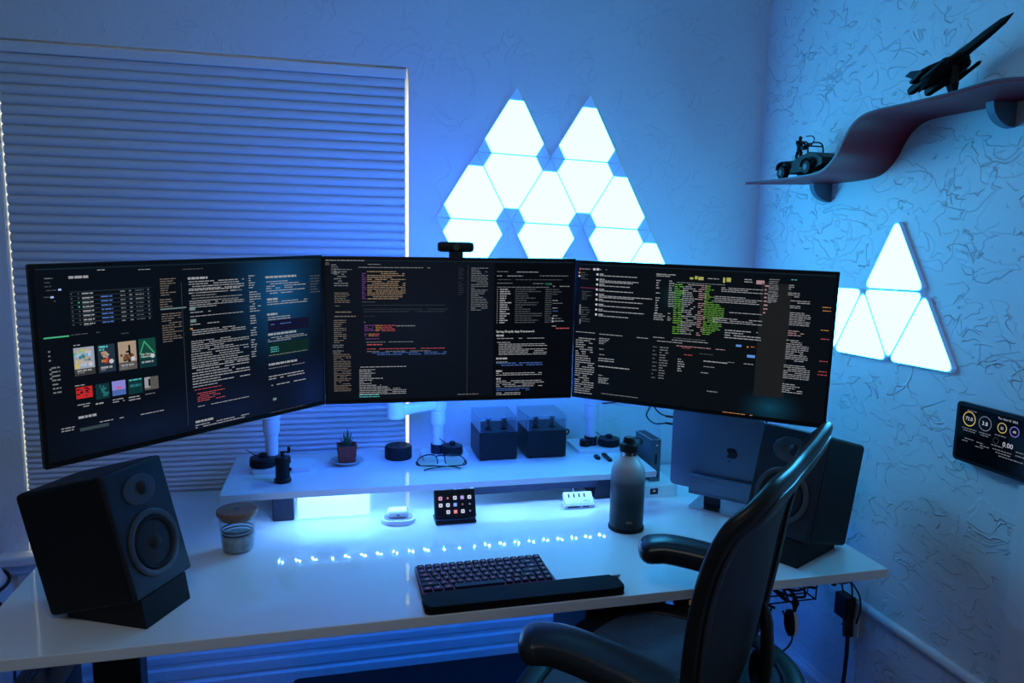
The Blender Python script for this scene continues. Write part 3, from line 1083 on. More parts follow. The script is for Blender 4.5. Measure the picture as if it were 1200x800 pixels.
            for i in range(8):
                v = v0 + (v1 - v0) * i / 8
                q(u0, v, u1, v + 0.002, 'line', 1)
                for f0, f1, kk in ((0.01, 0.03, 'd'), (0.09, 0.11, 'green' if i in (2, 3) else 'd'), (0.14, 0.27, 'w'), (0.60, 0.66, 'g'), (0.71, 0.75, 'g'), (0.79, 0.90, 'g' if i in (1, 2) else 'd'), (0.95, 0.97, 'g')):
                    words(u0 + (u1 - u0) * f0, u0 + (u1 - u0) * f1, v + 0.008, 0.006, kk, 2, 1)
                if i:
                    words(u0 + (u1 - u0) * 0.36, u0 + (u1 - u0) * 0.50, v + 0.007, 0.007, 'b', 2, 1)
                    words(u0 + (u1 - u0) * 0.14, u0 + (u1 - u0) * 0.24, v + 0.016, 0.004, 'd', 2, 1)
        elif k == 'X' and c == 'repo':
            for i in range(16):
                v = v0 + (v1 - v0) * i / 16
                q(u0, v + 0.001, u0 + 0.004, v + 0.008, 'g', 1)
                words(u0 + 0.012, u0 + 0.012 + rnd.uniform(0.02, 0.05), v, 0.007, 'w', 1, 1)
                words(u0 + (u1 - u0) * 0.33, u0 + (u1 - u0) * rnd.uniform(0.45, 0.84), v, 0.006, 'd', 1, 1)
                words(u0 + (u1 - u0) * 0.88, u1, v, 0.006, 'd', 1, 1)
        elif k == 'X' and c == 'chat':
            for i in range(9):
                v = v0 + (v1 - v0) * i / 9
                q(u0, v, u0 + 0.0085, v + 0.0135, 'white', 1)
                words(u0 + 0.014, u0 + 0.035, v, 0.007, 'w', 1, 1)
                for j in range(rnd.choice((1, 1, 2))):
                    words(u0 + 0.014, u0 + (u1 - u0) * rnd.uniform(0.5, 1.0), v + 0.011 + j * 0.010, 0.0055, 'w', 1, 1)
    o = obj('screen_content', bm, [emis(k, COL[k]) for k in keys], parent)
    for s_, u, v, sz in texts:
        text_obj('screen_heading', s_, sz, emis('white2', (0.6, 0.62, 0.62)), parent, Matrix.Translation(((u - 0.5) * SW, y1 - 0.0005, (0.5 - v) * SH - sz * 0.3)) @ FACE)
    return o


def monitor(label, pos, ya, ti, ro, blocks, seed, spots):
    t = thing('monitor', label, 'monitor', pos, (0, 0, 0), None)
    t.matrix_world = Matrix.Translation(pos) @ Matrix.Rotation(R(ya), 4, 'Z') @ Matrix.Rotation(R(-ti), 4, 'X') @ Matrix.Rotation(R(-ro), 4, 'Y')
    bm = B(); bx(bm, -SW / 2, SW / 2, -0.004, 0.006, -SH / 2, SH / 2, 0.0015); obj('bezel', bm, 'black_satin', t)
    bm = B(); bx(bm, -SW / 2 + 0.0015, SW / 2 - 0.0015, 0.006, 0.012, -SH / 2 + 0.002, SH / 2 - 0.002)
    bx(bm, -0.22, 0.22, 0.0115, 0.040, -0.15, 0.12, 0.01, 2); obj('back_shell', bm, 'black', t, 40)
    bm = B(); bx(bm, -SW / 2 + 0.0065, SW / 2 - 0.0065, -0.0052, -0.0038, -SH / 2 + 0.011, SH / 2 - 0.0065)
    sc = obj('screen', bm, screen_base('wallpaper_' + str(seed), spots), t)
    make_content(blocks, seed, sc)
    if seed != 12:
        return t
    bm = B()
    for z0, z1 in ((0.128, 0.141), (-0.166, -0.153)):
        bx(bm, -0.27, 0.27, 0.0118, 0.0145, z0, z1)
    obj('bias_light', bm, 'bias', t)['label'] = 'blue LED strip on the back'
    return t


L_BLOCKS = [('R', 0.014, 0.011, 1.001, 0.028, 'bar'),
('S', 0.097, 0.061, 0.154, 0.07, 'w', 0.9),
('T', 0.176, 0.034, 0.197, 0.044, 'w', 1),
('T', 0.295, 0.042, 0.342, 0.05, 'w', 2),
('T', 0.035, 0.065, 0.056, 0.075, 'g', 1),
('T', 0.034, 0.085, 0.051, 0.094, 'd', 1),
('T', 0.034, 0.105, 0.051, 0.111, 'd', 1),
('T', 0.037, 0.122, 0.063, 0.132, 'd', 1),
('R', 0.068, 0.121, 0.076, 0.13, 'lb'),
('T', 0.029, 0.153, 0.048, 0.164, 'd', 1),
('R', 0.046, 0.155, 0.055, 0.164, 'lb'),
('T', 0.031, 0.174, 0.058, 0.185, 'g', 1),
('X', 0.096, 0.14, 0.331, 0.313, 'table'),
('R', 0.021, 0.35, 0.087, 0.357, 'green'),
('T', 0.092, 0.346, 0.171, 0.356, 'd', 1),
('T', 0.232, 0.368, 0.257, 0.373, 'd', 1),
('T', 0.029, 0.412, 0.035, 0.565, 'g', 7),
('T', 0.034, 0.493, 0.056, 0.657, 'g', 8),
('T', 0.096, 0.4, 0.114, 0.408, 'w', 1),
('R', 0.095, 0.417, 0.151, 0.558, 'card1'),
('R', 0.161, 0.416, 0.21, 0.56, 'card2'),
('R', 0.22, 0.413, 0.274, 0.563, 'card3'),
('R', 0.282, 0.409, 0.335, 0.565, 'card4'),
('T', 0.092, 0.603, 0.132, 0.61, 'w', 1),
('R', 0.094, 0.616, 0.139, 0.674, 'red'),
('R', 0.148, 0.615, 0.187, 0.694, 'teal'),
('R', 0.195, 0.613, 0.235, 0.69, 'vio'),
('R', 0.243, 0.615, 0.287, 0.697, 'tron'),
('R', 0.293, 0.619, 0.337, 0.689, 'mono'),
('T', 0.095, 0.7, 0.13, 0.724, 'w', 2),
('T', 0.145, 0.707, 0.168, 0.728, 'w', 2),
('T', 0.194, 0.705, 0.229, 0.73, 'w', 2),
('T', 0.242, 0.707, 0.278, 0.736, 'w', 2),
('T', 0.293, 0.699, 0.324, 0.723, 'g', 1),
('S', 0.095, 0.761, 0.145, 0.77, 'w', 1),
('T', 0.047, 0.805, 0.083, 0.831, 'w', 2),
('R', 0.097, 0.824, 0.179, 0.841, 'line'),
('T', 0.153, 0.804, 0.223, 0.82, 'w', 1),
('T', 0.275, 0.815, 0.349, 0.817, 'w', 1),
('T', 0.36, 0.096, 0.412, 0.194, 'y', 8),
('T', 0.356, 0.206, 0.396, 0.258, 'y', 4),
('R', 0.357, 0.266, 0.442, 0.259, 'hl'),
('T', 0.359, 0.285, 0.424, 0.448, 'y', 13),
('R', 0.449, 0.123, 0.428, 0.933, 'line'),
('T', 0.436, 0.056, 0.507, 0.051, 'd', 1),
('S', 0.452, 0.102, 0.521, 0.1, 'w', 1),
('T', 0.455, 0.119, 0.656, 0.172, 'w', 4),
('T', 0.453, 0.166, 0.638, 0.196, 'w', 2),
('T', 0.462, 0.181, 0.647, 0.242, 'g', 4),
('T', 0.454, 0.228, 0.653, 0.273, 'w', 4),
('R', 0.453, 0.266, 0.473, 0.283, 'hl'),
('T', 0.455, 0.285, 0.527, 0.306, 'w', 1),
('T', 0.454, 0.314, 0.652, 0.324, 'w', 2),
('R', 0.454, 0.333, 0.474, 0.351, 'hl'),
('T', 0.453, 0.352, 0.556, 0.375, 'w', 1),
('R', 0.452, 0.381, 0.461, 0.39, 'or'),
('T', 0.458, 0.392, 0.656, 0.428, 'w', 5),
('T', 0.453, 0.454, 0.667, 0.523, 'w', 8),
('T', 0.451, 0.526, 0.665, 0.607, 'w', 6),
('T', 0.451, 0.604, 0.666, 0.712, 'w', 7),
('T', 0.451, 0.703, 0.562, 0.735, 'w', 1),
('T', 0.456, 0.734, 0.555, 0.743, 'rd', 2),
('T', 0.465, 0.756, 0.566, 0.813, 'rd', 6),
('T', 0.465, 0.832, 0.659, 0.843, 'w', 2),
('S', 0.454, 0.913, 0.518, 0.926, 'w', 1),
('T', 0.453, 0.938, 0.656, 0.965, 'w', 3),
('T', 0.674, 0.103, 0.699, 0.187, 'w', 6),
('T', 0.675, 0.2, 0.72, 0.329, 'w', 9),
('T', 0.675, 0.343, 0.699, 0.604, 'w', 18),
('S', 0.742, 0.124, 0.874, 0.113, 'w', 1),
('T', 0.745, 0.145, 0.915, 0.187, 'w', 5),
('T', 0.744, 0.186, 0.91, 0.231, 'w', 3),
('S', 0.746, 0.254, 0.793, 0.255, 'w', 1),
('T', 0.746, 0.27, 0.921, 0.298, 'w', 6),
('S', 0.744, 0.349, 0.787, 0.345, 'w', 1),
('T', 0.747, 0.365, 0.846, 0.392, 'w', 3),
('R', 0.747, 0.391, 0.926, 0.46, 'nav'),
('T', 0.757, 0.409, 0.845, 0.424, 'b', 2),
('S', 0.745, 0.471, 0.867, 0.472, 'w', 1),
('T', 0.744, 0.492, 0.916, 0.526, 'w', 4),
('R', 0.747, 0.53, 0.923, 0.612, 'grn'),
('T', 0.754, 0.553, 0.789, 0.593, 'tl', 3),
('T', 0.745, 0.604, 0.915, 0.61, 'w', 2),
('S', 0.744, 0.663, 0.871, 0.656, 'w', 1),
('T', 0.744, 0.685, 0.902, 0.692, 'w', 6),
('T', 0.742, 0.733, 0.9, 0.765, 'w', 6),
('T', 0.752, 0.79, 0.904, 0.806, 'w', 8),
('R', 0.757, 0.879, 0.772, 0.895, 'hl'),
('T', 0.764, 0.904, 0.906, 0.904, 'or', 7),
('T', 0.748, 0.986, 0.897, 0.97, 'w', 4),
('T', 0.935, 0.123, 0.981, 0.244, 'd', 7)]
C_BLOCKS = [('R', 0.004, 0.022, 0.991, 0.024, 'bar'),
('T', 0.011, 0.022, 0.161, 0.028, 'w', 1),
('T', 0.011, 0.039, 0.026, 0.061, 'g', 2),
('T', 0.013, 0.089, 0.015, 0.47, 'g', 20),
('T', 0.033, 0.05, 0.064, 0.117, 'g', 5),
('T', 0.042, 0.083, 0.128, 0.088, 'g', 1),
('T', 0.042, 0.095, 0.095, 0.201, 'g', 7),
('T', 0.043, 0.236, 0.1, 0.31, 'y', 7),
('T', 0.045, 0.327, 0.061, 0.327, 'y', 1),
('T', 0.045, 0.361, 0.106, 0.379, 'y', 2),
('T', 0.041, 0.39, 0.122, 0.408, 'y', 2),
('T', 0.038, 0.418, 0.085, 0.581, 'y', 12),
('T', 0.033, 0.586, 0.074, 0.651, 'g', 5),
('T', 0.035, 0.65, 0.101, 0.912, 'y', 22),
('T', 0.17, 0.048, 0.219, 0.053, 'g', 1),
('T', 0.135, 0.065, 0.41, 0.079, 'g', 2),
('T', 0.147, 0.093, 0.162, 0.287, 'pu', 15),
('J', 0.167, 0.093, 0.313, 0.287, 'tan', 15),
('T', 0.146, 0.298, 0.198, 0.304, 'd', 1),
('T', 0.145, 0.316, 0.464, 0.329, 'vd', 1),
('T', 0.152, 0.344, 0.478, 0.376, 'vd', 3),
('T', 0.151, 0.391, 0.2, 0.403, 'vd', 1),
('T', 0.145, 0.431, 0.158, 0.449, 'g', 2),
('T', 0.154, 0.454, 0.197, 0.501, 'pu', 4),
('T', 0.197, 0.455, 0.22, 0.502, 'or', 4),
('T', 0.22, 0.455, 0.273, 0.503, 'rd', 4),
('T', 0.276, 0.456, 0.35, 0.475, 'g', 2),
('T', 0.154, 0.512, 0.167, 0.536, 'pu', 2),
('T', 0.17, 0.513, 0.19, 0.536, 'or', 2),
('T', 0.19, 0.513, 0.213, 0.537, 'rd', 2),
('T', 0.157, 0.547, 0.213, 0.554, 'pu', 1),
('T', 0.16, 0.565, 0.343, 0.581, 'g', 1),
('T', 0.163, 0.583, 0.222, 0.602, 'rd', 2),
('T', 0.163, 0.612, 0.468, 0.628, 'rd', 1),
('T', 0.163, 0.63, 0.41, 0.645, 'g', 1),
('T', 0.182, 0.642, 0.475, 0.667, 'b', 2),
('T', 0.136, 0.735, 0.315, 0.753, 'w', 1),
('J', 0.132, 0.758, 0.315, 0.939, 'w', 15),
('T', 0.131, 0.931, 0.211, 0.959, 'tl', 2),
('T', 0.521, 0.066, 0.542, 0.258, 'vd', 14),
('T', 0.571, 0.065, 0.639, 0.365, 'g', 24),
('R', 0.558, 0.048, 0.567, 0.957, 'line'),
('R', 0.664, 0.035, 1.0, 0.977, 'pane'),
('T', 0.675, 0.087, 0.723, 0.099, 'g', 1),
('T', 0.755, 0.087, 0.843, 0.103, 'w', 1),
('T', 0.675, 0.117, 0.78, 0.128, 'w', 1),
('T', 0.85, 0.115, 0.968, 0.126, 'g', 1),
('T', 0.679, 0.146, 0.943, 0.15, 'd', 1),
('T', 0.676, 0.17, 0.738, 0.175, 'g', 1),
('T', 0.823, 0.169, 0.865, 0.18, 'g', 1),
('R', 0.872, 0.169, 0.901, 0.183, 'green'),
('T', 0.676, 0.196, 0.891, 0.204, 'g', 1),
('X', 0.676, 0.211, 0.902, 0.458, 'repo'),
('T', 0.905, 0.186, 0.977, 0.204, 'g', 2),
('T', 0.905, 0.21, 0.942, 0.258, 'd', 3),
('T', 0.906, 0.288, 0.928, 0.297, 'w', 1),
('T', 0.907, 0.306, 0.947, 0.319, 'g', 1),
('T', 0.907, 0.343, 0.929, 0.349, 'w', 1),
('T', 0.908, 0.361, 0.944, 0.373, 'b', 1),
('T', 0.908, 0.397, 0.93, 0.404, 'w', 1),
('R', 0.905, 0.412, 0.912, 0.425, 'white'),
('T', 0.916, 0.416, 0.945, 0.425, 'g', 1),
('R', 0.905, 0.434, 0.913, 0.446, 'white'),
('T', 0.916, 0.434, 0.956, 0.443, 'w', 1),
('T', 0.906, 0.47, 0.928, 0.477, 'w', 1),
('T', 0.91, 0.482, 0.983, 0.502, 'rd', 2),
('H', 0.675, 0.497, 0.792, 0.511, 'w', 'Spring Shopify App Framework'),
('S', 0.676, 0.53, 0.707, 0.537, 'w', 1),
('T', 0.679, 0.552, 0.879, 0.565, 'w', 1),
('T', 0.68, 0.582, 0.761, 0.59, 'w', 1),
('T', 0.687, 0.594, 0.888, 0.679, 'w', 7),
('S', 0.677, 0.691, 0.723, 0.702, 'w', 1),
('T', 0.678, 0.722, 0.724, 0.729, 'w', 1),
('T', 0.678, 0.728, 0.871, 0.758, 'b', 3),
('S', 0.678, 0.783, 0.703, 0.79, 'w', 1),
('T', 0.678, 0.801, 0.869, 0.827, 'w', 2),
('S', 0.679, 0.838, 0.697, 0.845, 'w', 1),
('T', 0.679, 0.857, 0.885, 0.909, 'w', 5),
('T', 0.68, 0.912, 0.82, 0.937, 'b', 2),
('T', 0.68, 0.943, 0.781, 0.973, 'w', 2),
('T', 0.521, 0.942, 0.606, 0.959, 'g', 1)]
R_BLOCKS = [('R', 0.004, 0.015, 0.994, 0.019, 'bar'),
('R', 0.02, 0.053, 0.028, 0.067, 'rd'),
('T', 0.031, 0.055, 0.068, 0.064, 'w', 1),
('T', 0.028, 0.079, 0.059, 0.137, 'd', 4),
('R', 0.017, 0.08, 0.024, 0.092, 'or'),
('R', 0.017, 0.105, 0.025, 0.116, 'white'),
('R', 0.026, 0.189, 0.097, 0.194, 'plum'),
('T', 0.034, 0.213, 0.076, 0.281, 'd', 5),
('T', 0.032, 0.311, 0.072, 0.441, 'd', 8),
('R', 0.025, 0.312, 0.031, 0.385, 'g'),
('R', 0.027, 0.416, 0.032, 0.453, 'g'),
('R', 0.079, 0.051, 0.09, 0.065, 'white'),
('R', 0.094, 0.05, 0.105, 0.064, 'white'),
('T', 0.108, 0.055, 0.137, 0.061, 'w', 1),
('X', 0.094, 0.086, 0.34, 0.405, 'chat'),
('H', 0.34, 0.056, 0.412, 0.064, 'w', 'release status overview'),
('T', 0.341, 0.076, 0.396, 0.089, 'w', 2),
('T', 0.342, 0.105, 0.359, 0.343, 'w', 14),
('J', 0.338, 0.334, 0.384, 0.387, 'w', 5),
('T', 0.393, 0.327, 0.411, 0.384, 'w', 5),
('T', 0.393, 0.106, 0.405, 0.291, 'w', 12),
('T', 0.406, 0.105, 0.417, 0.289, 'w', 12),
('T', 0.415, 0.127, 0.441, 0.473, 'gr', 24),
('T', 0.433, 0.125, 0.455, 0.472, 'gr', 24),
('T', 0.447, 0.124, 0.508, 0.469, 'w', 26),
('T', 0.509, 0.124, 0.538, 0.471, 'pk', 26),
('J', 0.532, 0.127, 0.608, 0.46, 'gr', 28),
('T', 0.593, 0.132, 0.744, 0.167, 'w', 3),
('T', 0.57, 0.191, 0.744, 0.239, 'w', 4),
('T', 0.628, 0.292, 0.746, 0.3, 'w', 1),
('T', 0.568, 0.334, 0.749, 0.372, 'w', 5),
('T', 0.616, 0.408, 0.75, 0.473, 'w', 4),
('T', 0.423, 0.115, 0.605, 0.12, 'g', 1),
('T', 0.422, 0.494, 0.548, 0.498, 'w', 2),
('R', 0.472, 0.079, 0.485, 0.092, 'yl'),
('R', 0.491, 0.069, 0.501, 0.09, 'yl'),
('R', 0.504, 0.073, 0.524, 0.094, 'yl'),
('T', 0.54, 0.076, 0.582, 0.089, 'w', 2),
('R', 0.597, 0.07, 0.605, 0.103, 'yl'),
('R', 0.61, 0.069, 0.626, 0.096, 'yl'),
('T', 0.675, 0.069, 0.704, 0.099, 'w', 2),
('R', 0.718, 0.076, 0.747, 0.101, 'pk'),
('T', 0.75, 0.1, 0.764, 0.297, 'pk', 8),
('T', 0.763, 0.061, 0.8, 0.216, 'g', 12),
('R', 0.737, 0.091, 0.845, 0.83, 'gpan'),
('T', 0.763, 0.061, 0.797, 0.222, 'g', 12),
('T', 0.013, 0.505, 0.096, 0.518, 'w', 1),
('T', 0.014, 0.549, 0.098, 0.97, 'w', 26),
('T', 0.115, 0.516, 0.213, 0.513, 'w', 1),
('T', 0.115, 0.54, 0.16, 0.589, 'w', 4),
('T', 0.117, 0.614, 0.136, 0.63, 'w', 1),
('T', 0.118, 0.658, 0.14, 0.666, 'w', 1),
('T', 0.115, 0.683, 0.182, 0.715, 'w', 4),
('T', 0.116, 0.739, 0.248, 0.759, 'w', 4),
('T', 0.117, 0.808, 0.136, 0.817, 'w', 1),
('T', 0.118, 0.827, 0.163, 0.875, 'w', 5),
('T', 0.113, 0.942, 0.289, 0.949, 'w', 3),
('T', 0.273, 0.51, 0.319, 0.522, 'w', 1),
('T', 0.34, 0.5, 0.385, 0.506, 'w', 1),
('T', 0.34, 0.524, 0.457, 0.53, 'w', 1),
('T', 0.341, 0.56, 0.362, 0.804, 'd', 9),
('T', 0.369, 0.562, 0.404, 0.796, 'g', 13),
('T', 0.415, 0.507, 0.555, 0.515, 'w', 1),
('T', 0.434, 0.546, 0.621, 0.55, 'pk', 1),
('T', 0.457, 0.554, 0.498, 0.565, 'rd', 2),
('T', 0.466, 0.6, 0.499, 0.612, 'rd', 2),
('T', 0.525, 0.584, 0.578, 0.593, 'd', 1),
('T', 0.443, 0.633, 0.47, 0.73, 'w', 6),
('T', 0.543, 0.628, 0.635, 0.647, 'w', 3),
('T', 0.544, 0.669, 0.587, 0.678, 'w', 2),
('T', 0.536, 0.711, 0.563, 0.724, 'w', 2),
('T', 0.634, 0.624, 0.66, 0.631, 'g', 1),
('T', 0.694, 0.625, 0.729, 0.63, 'w', 1),
('R', 0.661, 0.504, 0.681, 0.518, 'blue'),
('R', 0.704, 0.565, 0.733, 0.583, 'blue'),
('R', 0.701, 0.509, 0.707, 0.519, 'or'),
('T', 0.715, 0.507, 0.73, 0.516, 'or', 1),
('T', 0.563, 0.831, 0.604, 0.852, 'g', 2),
('T', 0.628, 0.971, 0.74, 0.975, 'or', 1),
('T', 0.829, 0.055, 0.859, 0.068, 'tl', 1),
('T', 0.833, 0.092, 0.852, 0.128, 'w', 3),
('T', 0.832, 0.141, 0.872, 0.175, 'w', 3),
('T', 0.843, 0.189, 0.909, 0.214, 'w', 3),
('T', 0.842, 0.222, 0.878, 0.245, 'w', 2),
('T', 0.844, 0.265, 0.916, 0.354, 'w', 8),
('T', 0.843, 0.381, 0.898, 0.422, 'pk', 4),
('T', 0.84, 0.442, 0.918, 0.585, 'w', 12),
('T', 0.838, 0.605, 0.929, 0.7, 'w', 8),
('T', 0.838, 0.729, 0.91, 0.794, 'w', 6),
('T', 0.952, 0.219, 0.981, 0.227, 'or', 1),
('T', 0.954, 0.241, 0.982, 0.248, 'or', 1),
('T', 0.954, 0.365, 0.983, 0.369, 'or', 1),
('T', 0.956, 0.419, 0.985, 0.426, 'rd', 1),
('T', 0.958, 0.561, 0.987, 0.567, 'rd', 1),
('T', 0.958, 0.628, 0.987, 0.633, 'rd', 1),
('T', 0.956, 0.647, 0.988, 0.655, 'rd', 1),
('G', 0.809, 0.907, 0.809, 0.907, 'teal')]
monitor('left monitor, angled inward, showing a dark album page and documents', (-0.2612, 1.5996, 1.2857), 40.362, -1.04, 1.166, L_BLOCKS, 11,
        [(0.80, 0.20, (0.16, 0.22), (0.006, 0.075, 0.21)), (0.62, 0.9, (0.25, 0.16), (0.004, 0.008, 0.03)), (0.93, 0.9, (0.12, 0.16), (0.004, 0.012, 0.06)), (0.3, 0.9, (0.25, 0.08), (0.004, 0.009, 0.03))])
monitor('centre monitor under the webcam, showing dark code panes and a repository page', (0.2866, 1.7912, 1.2909), -2.597, -2.071, 0.19, C_BLOCKS, 12,
        [(0.35, 0.45, (0.45, 0.35), (0.0042, 0.0072, 0.016)), (0.85, 0.5, (0.25, 0.3), (0.0022, 0.0034, 0.008))])
monitor('right monitor, angled inward, showing green terminal logs and chat windows', (0.8504, 1.6127, 1.2829), -38.467, -2.451, -0.956, R_BLOCKS, 13,
        [(0.5, 0.5, (0.5, 0.4), (0.0028, 0.0045, 0.0055)), (0.80, 0.905, (0.085, 0.055), (0.004, 0.050, 0.090)), (0.42, 0.22, (0.05, 0.05), (0.004, 0.03, 0.03))])

# webcam on the centre monitor
t = thing('webcam', 'black bar-shaped webcam clipped on top of the centre monitor', 'webcam', (0.292, 1.786, 1.472), (0, 0, R(-2.6)))
bm = B()
sweep(bm, [(-0.044, 0, 0.024), (-0.043, 0, 0.024), (-0.036, 0, 0.024), (0.036, 0, 0.024), (0.043, 0, 0.024), (0.044, 0, 0.024)], ell(0.014, 0.0125, 18, 0.8),
      scale=[0.55, 0.8, 1, 1, 0.8, 0.55])
obj('body', bm, 'black', t, 50)
bm = B(); cyl(bm, (0, -0.0150, 0.024), 0.008, 0.004, 24, Matrix.Rotation(R(90), 3, 'X')); obj('lens', bm, 'black_gloss', t, 40)
bm = B(); bx(bm, -0.017, 0.017, -0.0125, -0.0075, -0.010, 0.013, 0.001); bx(bm, -0.013, 0.013, 0.018, 0.034, -0.035, 0.012, 0.002); bx(bm, -0.013, 0.013, -0.0085, 0.034, 0.004, 0.013, 0.002); obj('clip', bm, 'black', t, 40)

# monitor arms
def mon_arm(label, px, py, base, mon, elbow, zt):
    t = thing('monitor_mount', label, 'monitor stand', (px, py, SZ), (0, 0, 0), None)
    bm = B()
    bw, bd, ox, oy = base
    prism(bm, [(a + ox, b + oy) for a, b in rrect(bw, bd, 0.012)], 0.0005, 0.012, 0.0015); obj('base', bm, 'arm_white', t, 40)
    bm = B(); cyl(bm, (0, 0, 0.026), 0.021, 0.028, 28); obj('pole_socket', bm, 'shelf_leg', t, 40)
    bm = B(); lathe(bm, [(0.0175, 0.012), (0.0175, zt - SZ - 0.05), (0.019, zt - SZ - 0.046), (0.0235, zt - SZ - 0.038), (0.0235, zt - SZ)], (0, 0, 0), 32); obj('pole', bm, 'arm_white', t, 40)
    P0 = Vector((0, 0, zt - SZ + 0.018))
    E_ = Vector((elbow[0] - px, elbow[1] - py, zt - SZ + 0.018))
    Mq = Vector((mon[0] - px, mon[1] - py, mon[2] - SZ))
    bm = B(); cyl(bm, P0, 0.027, 0.038, 28, bev=0.004); obj('joint', bm, 'arm_white', t, 40)
    bm = B(); cyl(bm, E_ + Vector((0, 0, 0.004)), 0.025, 0.050, 28, bev=0.004); obj('joint', bm, 'arm_white', t, 40)
    bm = B(); sweep(bm, [P0, E_], ell(0.019, 0.014, 16, 0.6)); obj('lower_link', bm, 'arm_white', t, 40)
    E2 = E_ + Vector((0, 0, 0.03))
    bm = B(); sweep(bm, [E2, Mq], ell(0.020, 0.016, 16, 0.6)); obj('upper_link', bm, 'arm_white', t, 40)
    bm = B(); cyl(bm, Mq, 0.022, 0.055, 24); obj('tilt_head', bm, 'arm_white', t, 40)
    return t


def back_pt(pos, ya, d):
    return (pos[0] - math.sin(R(ya)) * d, pos[1] + math.cos(R(ya)) * d, pos[2])


mon_arm('white monitor arm rising from the left end of the riser shelf', -0.176, 2.13, (0.17, 0.10, 0.03, -0.005), back_pt((-0.2612, 1.5996, 1.27), 40.4, 0.075), (-0.40, 1.98), 1.005)
mon_arm('white monitor arm in the middle of the riser shelf, beside the amplifiers', 0.302, 2.16, (0.14, 0.10, 0.02, 0.0), back_pt((0.2866, 1.7912, 1.28), -2.6, 0.075), (0.17, 2.08), 1.005)
mon_arm('white monitor arm on a pale base plate at the right end of the riser shelf', 0.796, 2.165, (0.165, 0.135, 0.022, 0.005), back_pt((0.8504, 1.6127, 1.27), -38.5, 0.075), (0.99, 2.06), 1.003)

# ================================================================== THINGS ON THE RISER SHELF
def puck(label, x, y, r, h, knob, stick=True, z=SZ, group=None):
    t = thing('charging_puck', label, 'puck', (x, y, z + 0.0005), (0, 0, R(20)), group)
    bm = B(); lathe(bm, [(r * 0.93, 0), (r, 0.003), (r, h * 0.55), (r * 0.95, h * 0.62)], (0, 0, 0), 36); obj('body', bm, 'black_rubber', t, 40)
    bm = B(); lathe(bm, [(r * 0.95, h * 0.62), (r, h * 0.70), (r * 0.98, h), (r * 0.85, h + 0.002), (0, h + 0.003)], (0, 0, 0), 36, None, cap=False); obj('top_disc', bm, 'black_satin', t, 40)
    if knob:
        bm = B(); lathe(bm, [(knob, h + 0.002), (knob * 0.95, h + 0.010), (knob * 0.6, h + 0.013), (0, h + 0.0135)], (0, 0, 0), 20, None, cap=False); obj('knob', bm, 'black', t, 40)
    if stick:
        bm = B(); tube(bm, [(-r * 0.35, r * 0.3, h + 0.001), (-r * 1.1, r * 0.62, h + 0.022)], 0.0013, 6); obj('stylus_pin', bm, 'cable', t)
    return t


puck('black round puck with a knob, on the base of the left monitor arm', -0.199, 2.115, 0.037, 0.024, 0.012, z=SZ + 0.0125)
puck('black round puck with a knob, beside the middle monitor arm', 0.343, 2.135, 0.031, 0.026, 0.010, z=SZ + 0.0125)
puck('black round puck with a knob, on the base plate of the right monitor arm', 0.850, 2.145, 0.036, 0.022, 0.012, z=SZ + 0.0125)
bm = B(); lathe(bm, [(0.0165, 0), (0.018, 0.002), (0.018, 0.010), (0.0165, 0.012), (0.018, 0.014), (0.0175, 0.020), (0, 0.021)], (0.772, 2.150, SZ + 0.0125), 28, None, cap=False)
tag(obj('dial', bm, 'black_satin', None, 40), 'small black ribbed dial on the pale base plate, left of the right pole', 'dial')

# hand grinder
t = thing('hand_grinder', 'small black hand-crank grinder standing near the left front edge of the riser shelf', 'grinder', (-0.139, 1.998, SZ + 0.0003), (0, 0, R(-15)))
bm = B(); lathe(bm, [(0.020, 0), (0.0225, 0.002), (0.0225, 0.009), (0.019, 0.012), (0.0185, 0.050), (0.021, 0.054), (0.0218, 0.066), (0.019, 0.071), (0, 0.073)], (0, 0, 0), 32, None, cap=False); obj('body', bm, 'black_satin', t, 40)
bm = B(); lathe(bm, [(0.0205, 0.0525), (0.0222, 0.053), (0.0222, 0.056), (0.0205, 0.0565)], (0, 0, 0), 32); obj('collar', bm, 'black', t, 40)
bm = B(); cyl(bm, (0, 0, 0.076), 0.005, 0.010, 12); box(bm, (0.007, 0, 0.082), (0.026, 0.005, 0.003)); obj('crank', bm, 'black', t)
bm = B(); cyl(bm, (0.018, 0, 0.090), 0.0042, 0.015, 12, bev=0.001); obj('crank_knob', bm, 'black', t, 40)
bm = B(); cyl(bm, (0.0205, 0, 0.035), 0.005, 0.006, 12, Matrix.Rotation(R(90), 3, 'Y')); obj('side_stud', bm, 'black', t, 40)

# potted succulent
t = thing('saucer', 'grey ceramic saucer under the square terracotta pot', 'saucer', (0.032, 2.135, SZ + 0.0003))
bm = B(); lathe(bm, [(0, 0), (0.028, 0), (0.034, 0.003), (0.047, 0.011), (0.049, 0.013), (0.046, 0.0135), (0.033, 0.006), (0, 0.0045)], (0, 0, 0), 40); obj('dish', bm, 'saucer', t, 50)
t = thing('potted_succulent', 'spiky green succulent in a small square terracotta pot on the riser shelf', 'plant', (0.032, 2.135, SZ + 0.0052), (0, 0, R(3)))
bm = B()
q0 = [(a_, b_) for a_, b_ in rrect(0.047, 0.047, 0.004, 3)]
q1 = [(a_, b_) for a_, b_ in rrect(0.056, 0.056, 0.004, 3)]
q2 = [(a_, b_) for a_, b_ in rrect(0.050, 0.050, 0.003, 3)]
rings = [[bm.verts.new((x, y, z)) for x, y in q] for q, z in ((q0, 0), (q1, 0.052), (q2, 0.052), (q2, 0.044))]
for a_, b_ in zip(rings, rings[1:]):
    n = len(a_)
    for k in range(n):
        bm.faces.new((a_[k], a_[(k + 1) % n], b_[(k + 1) % n], b_[k]))
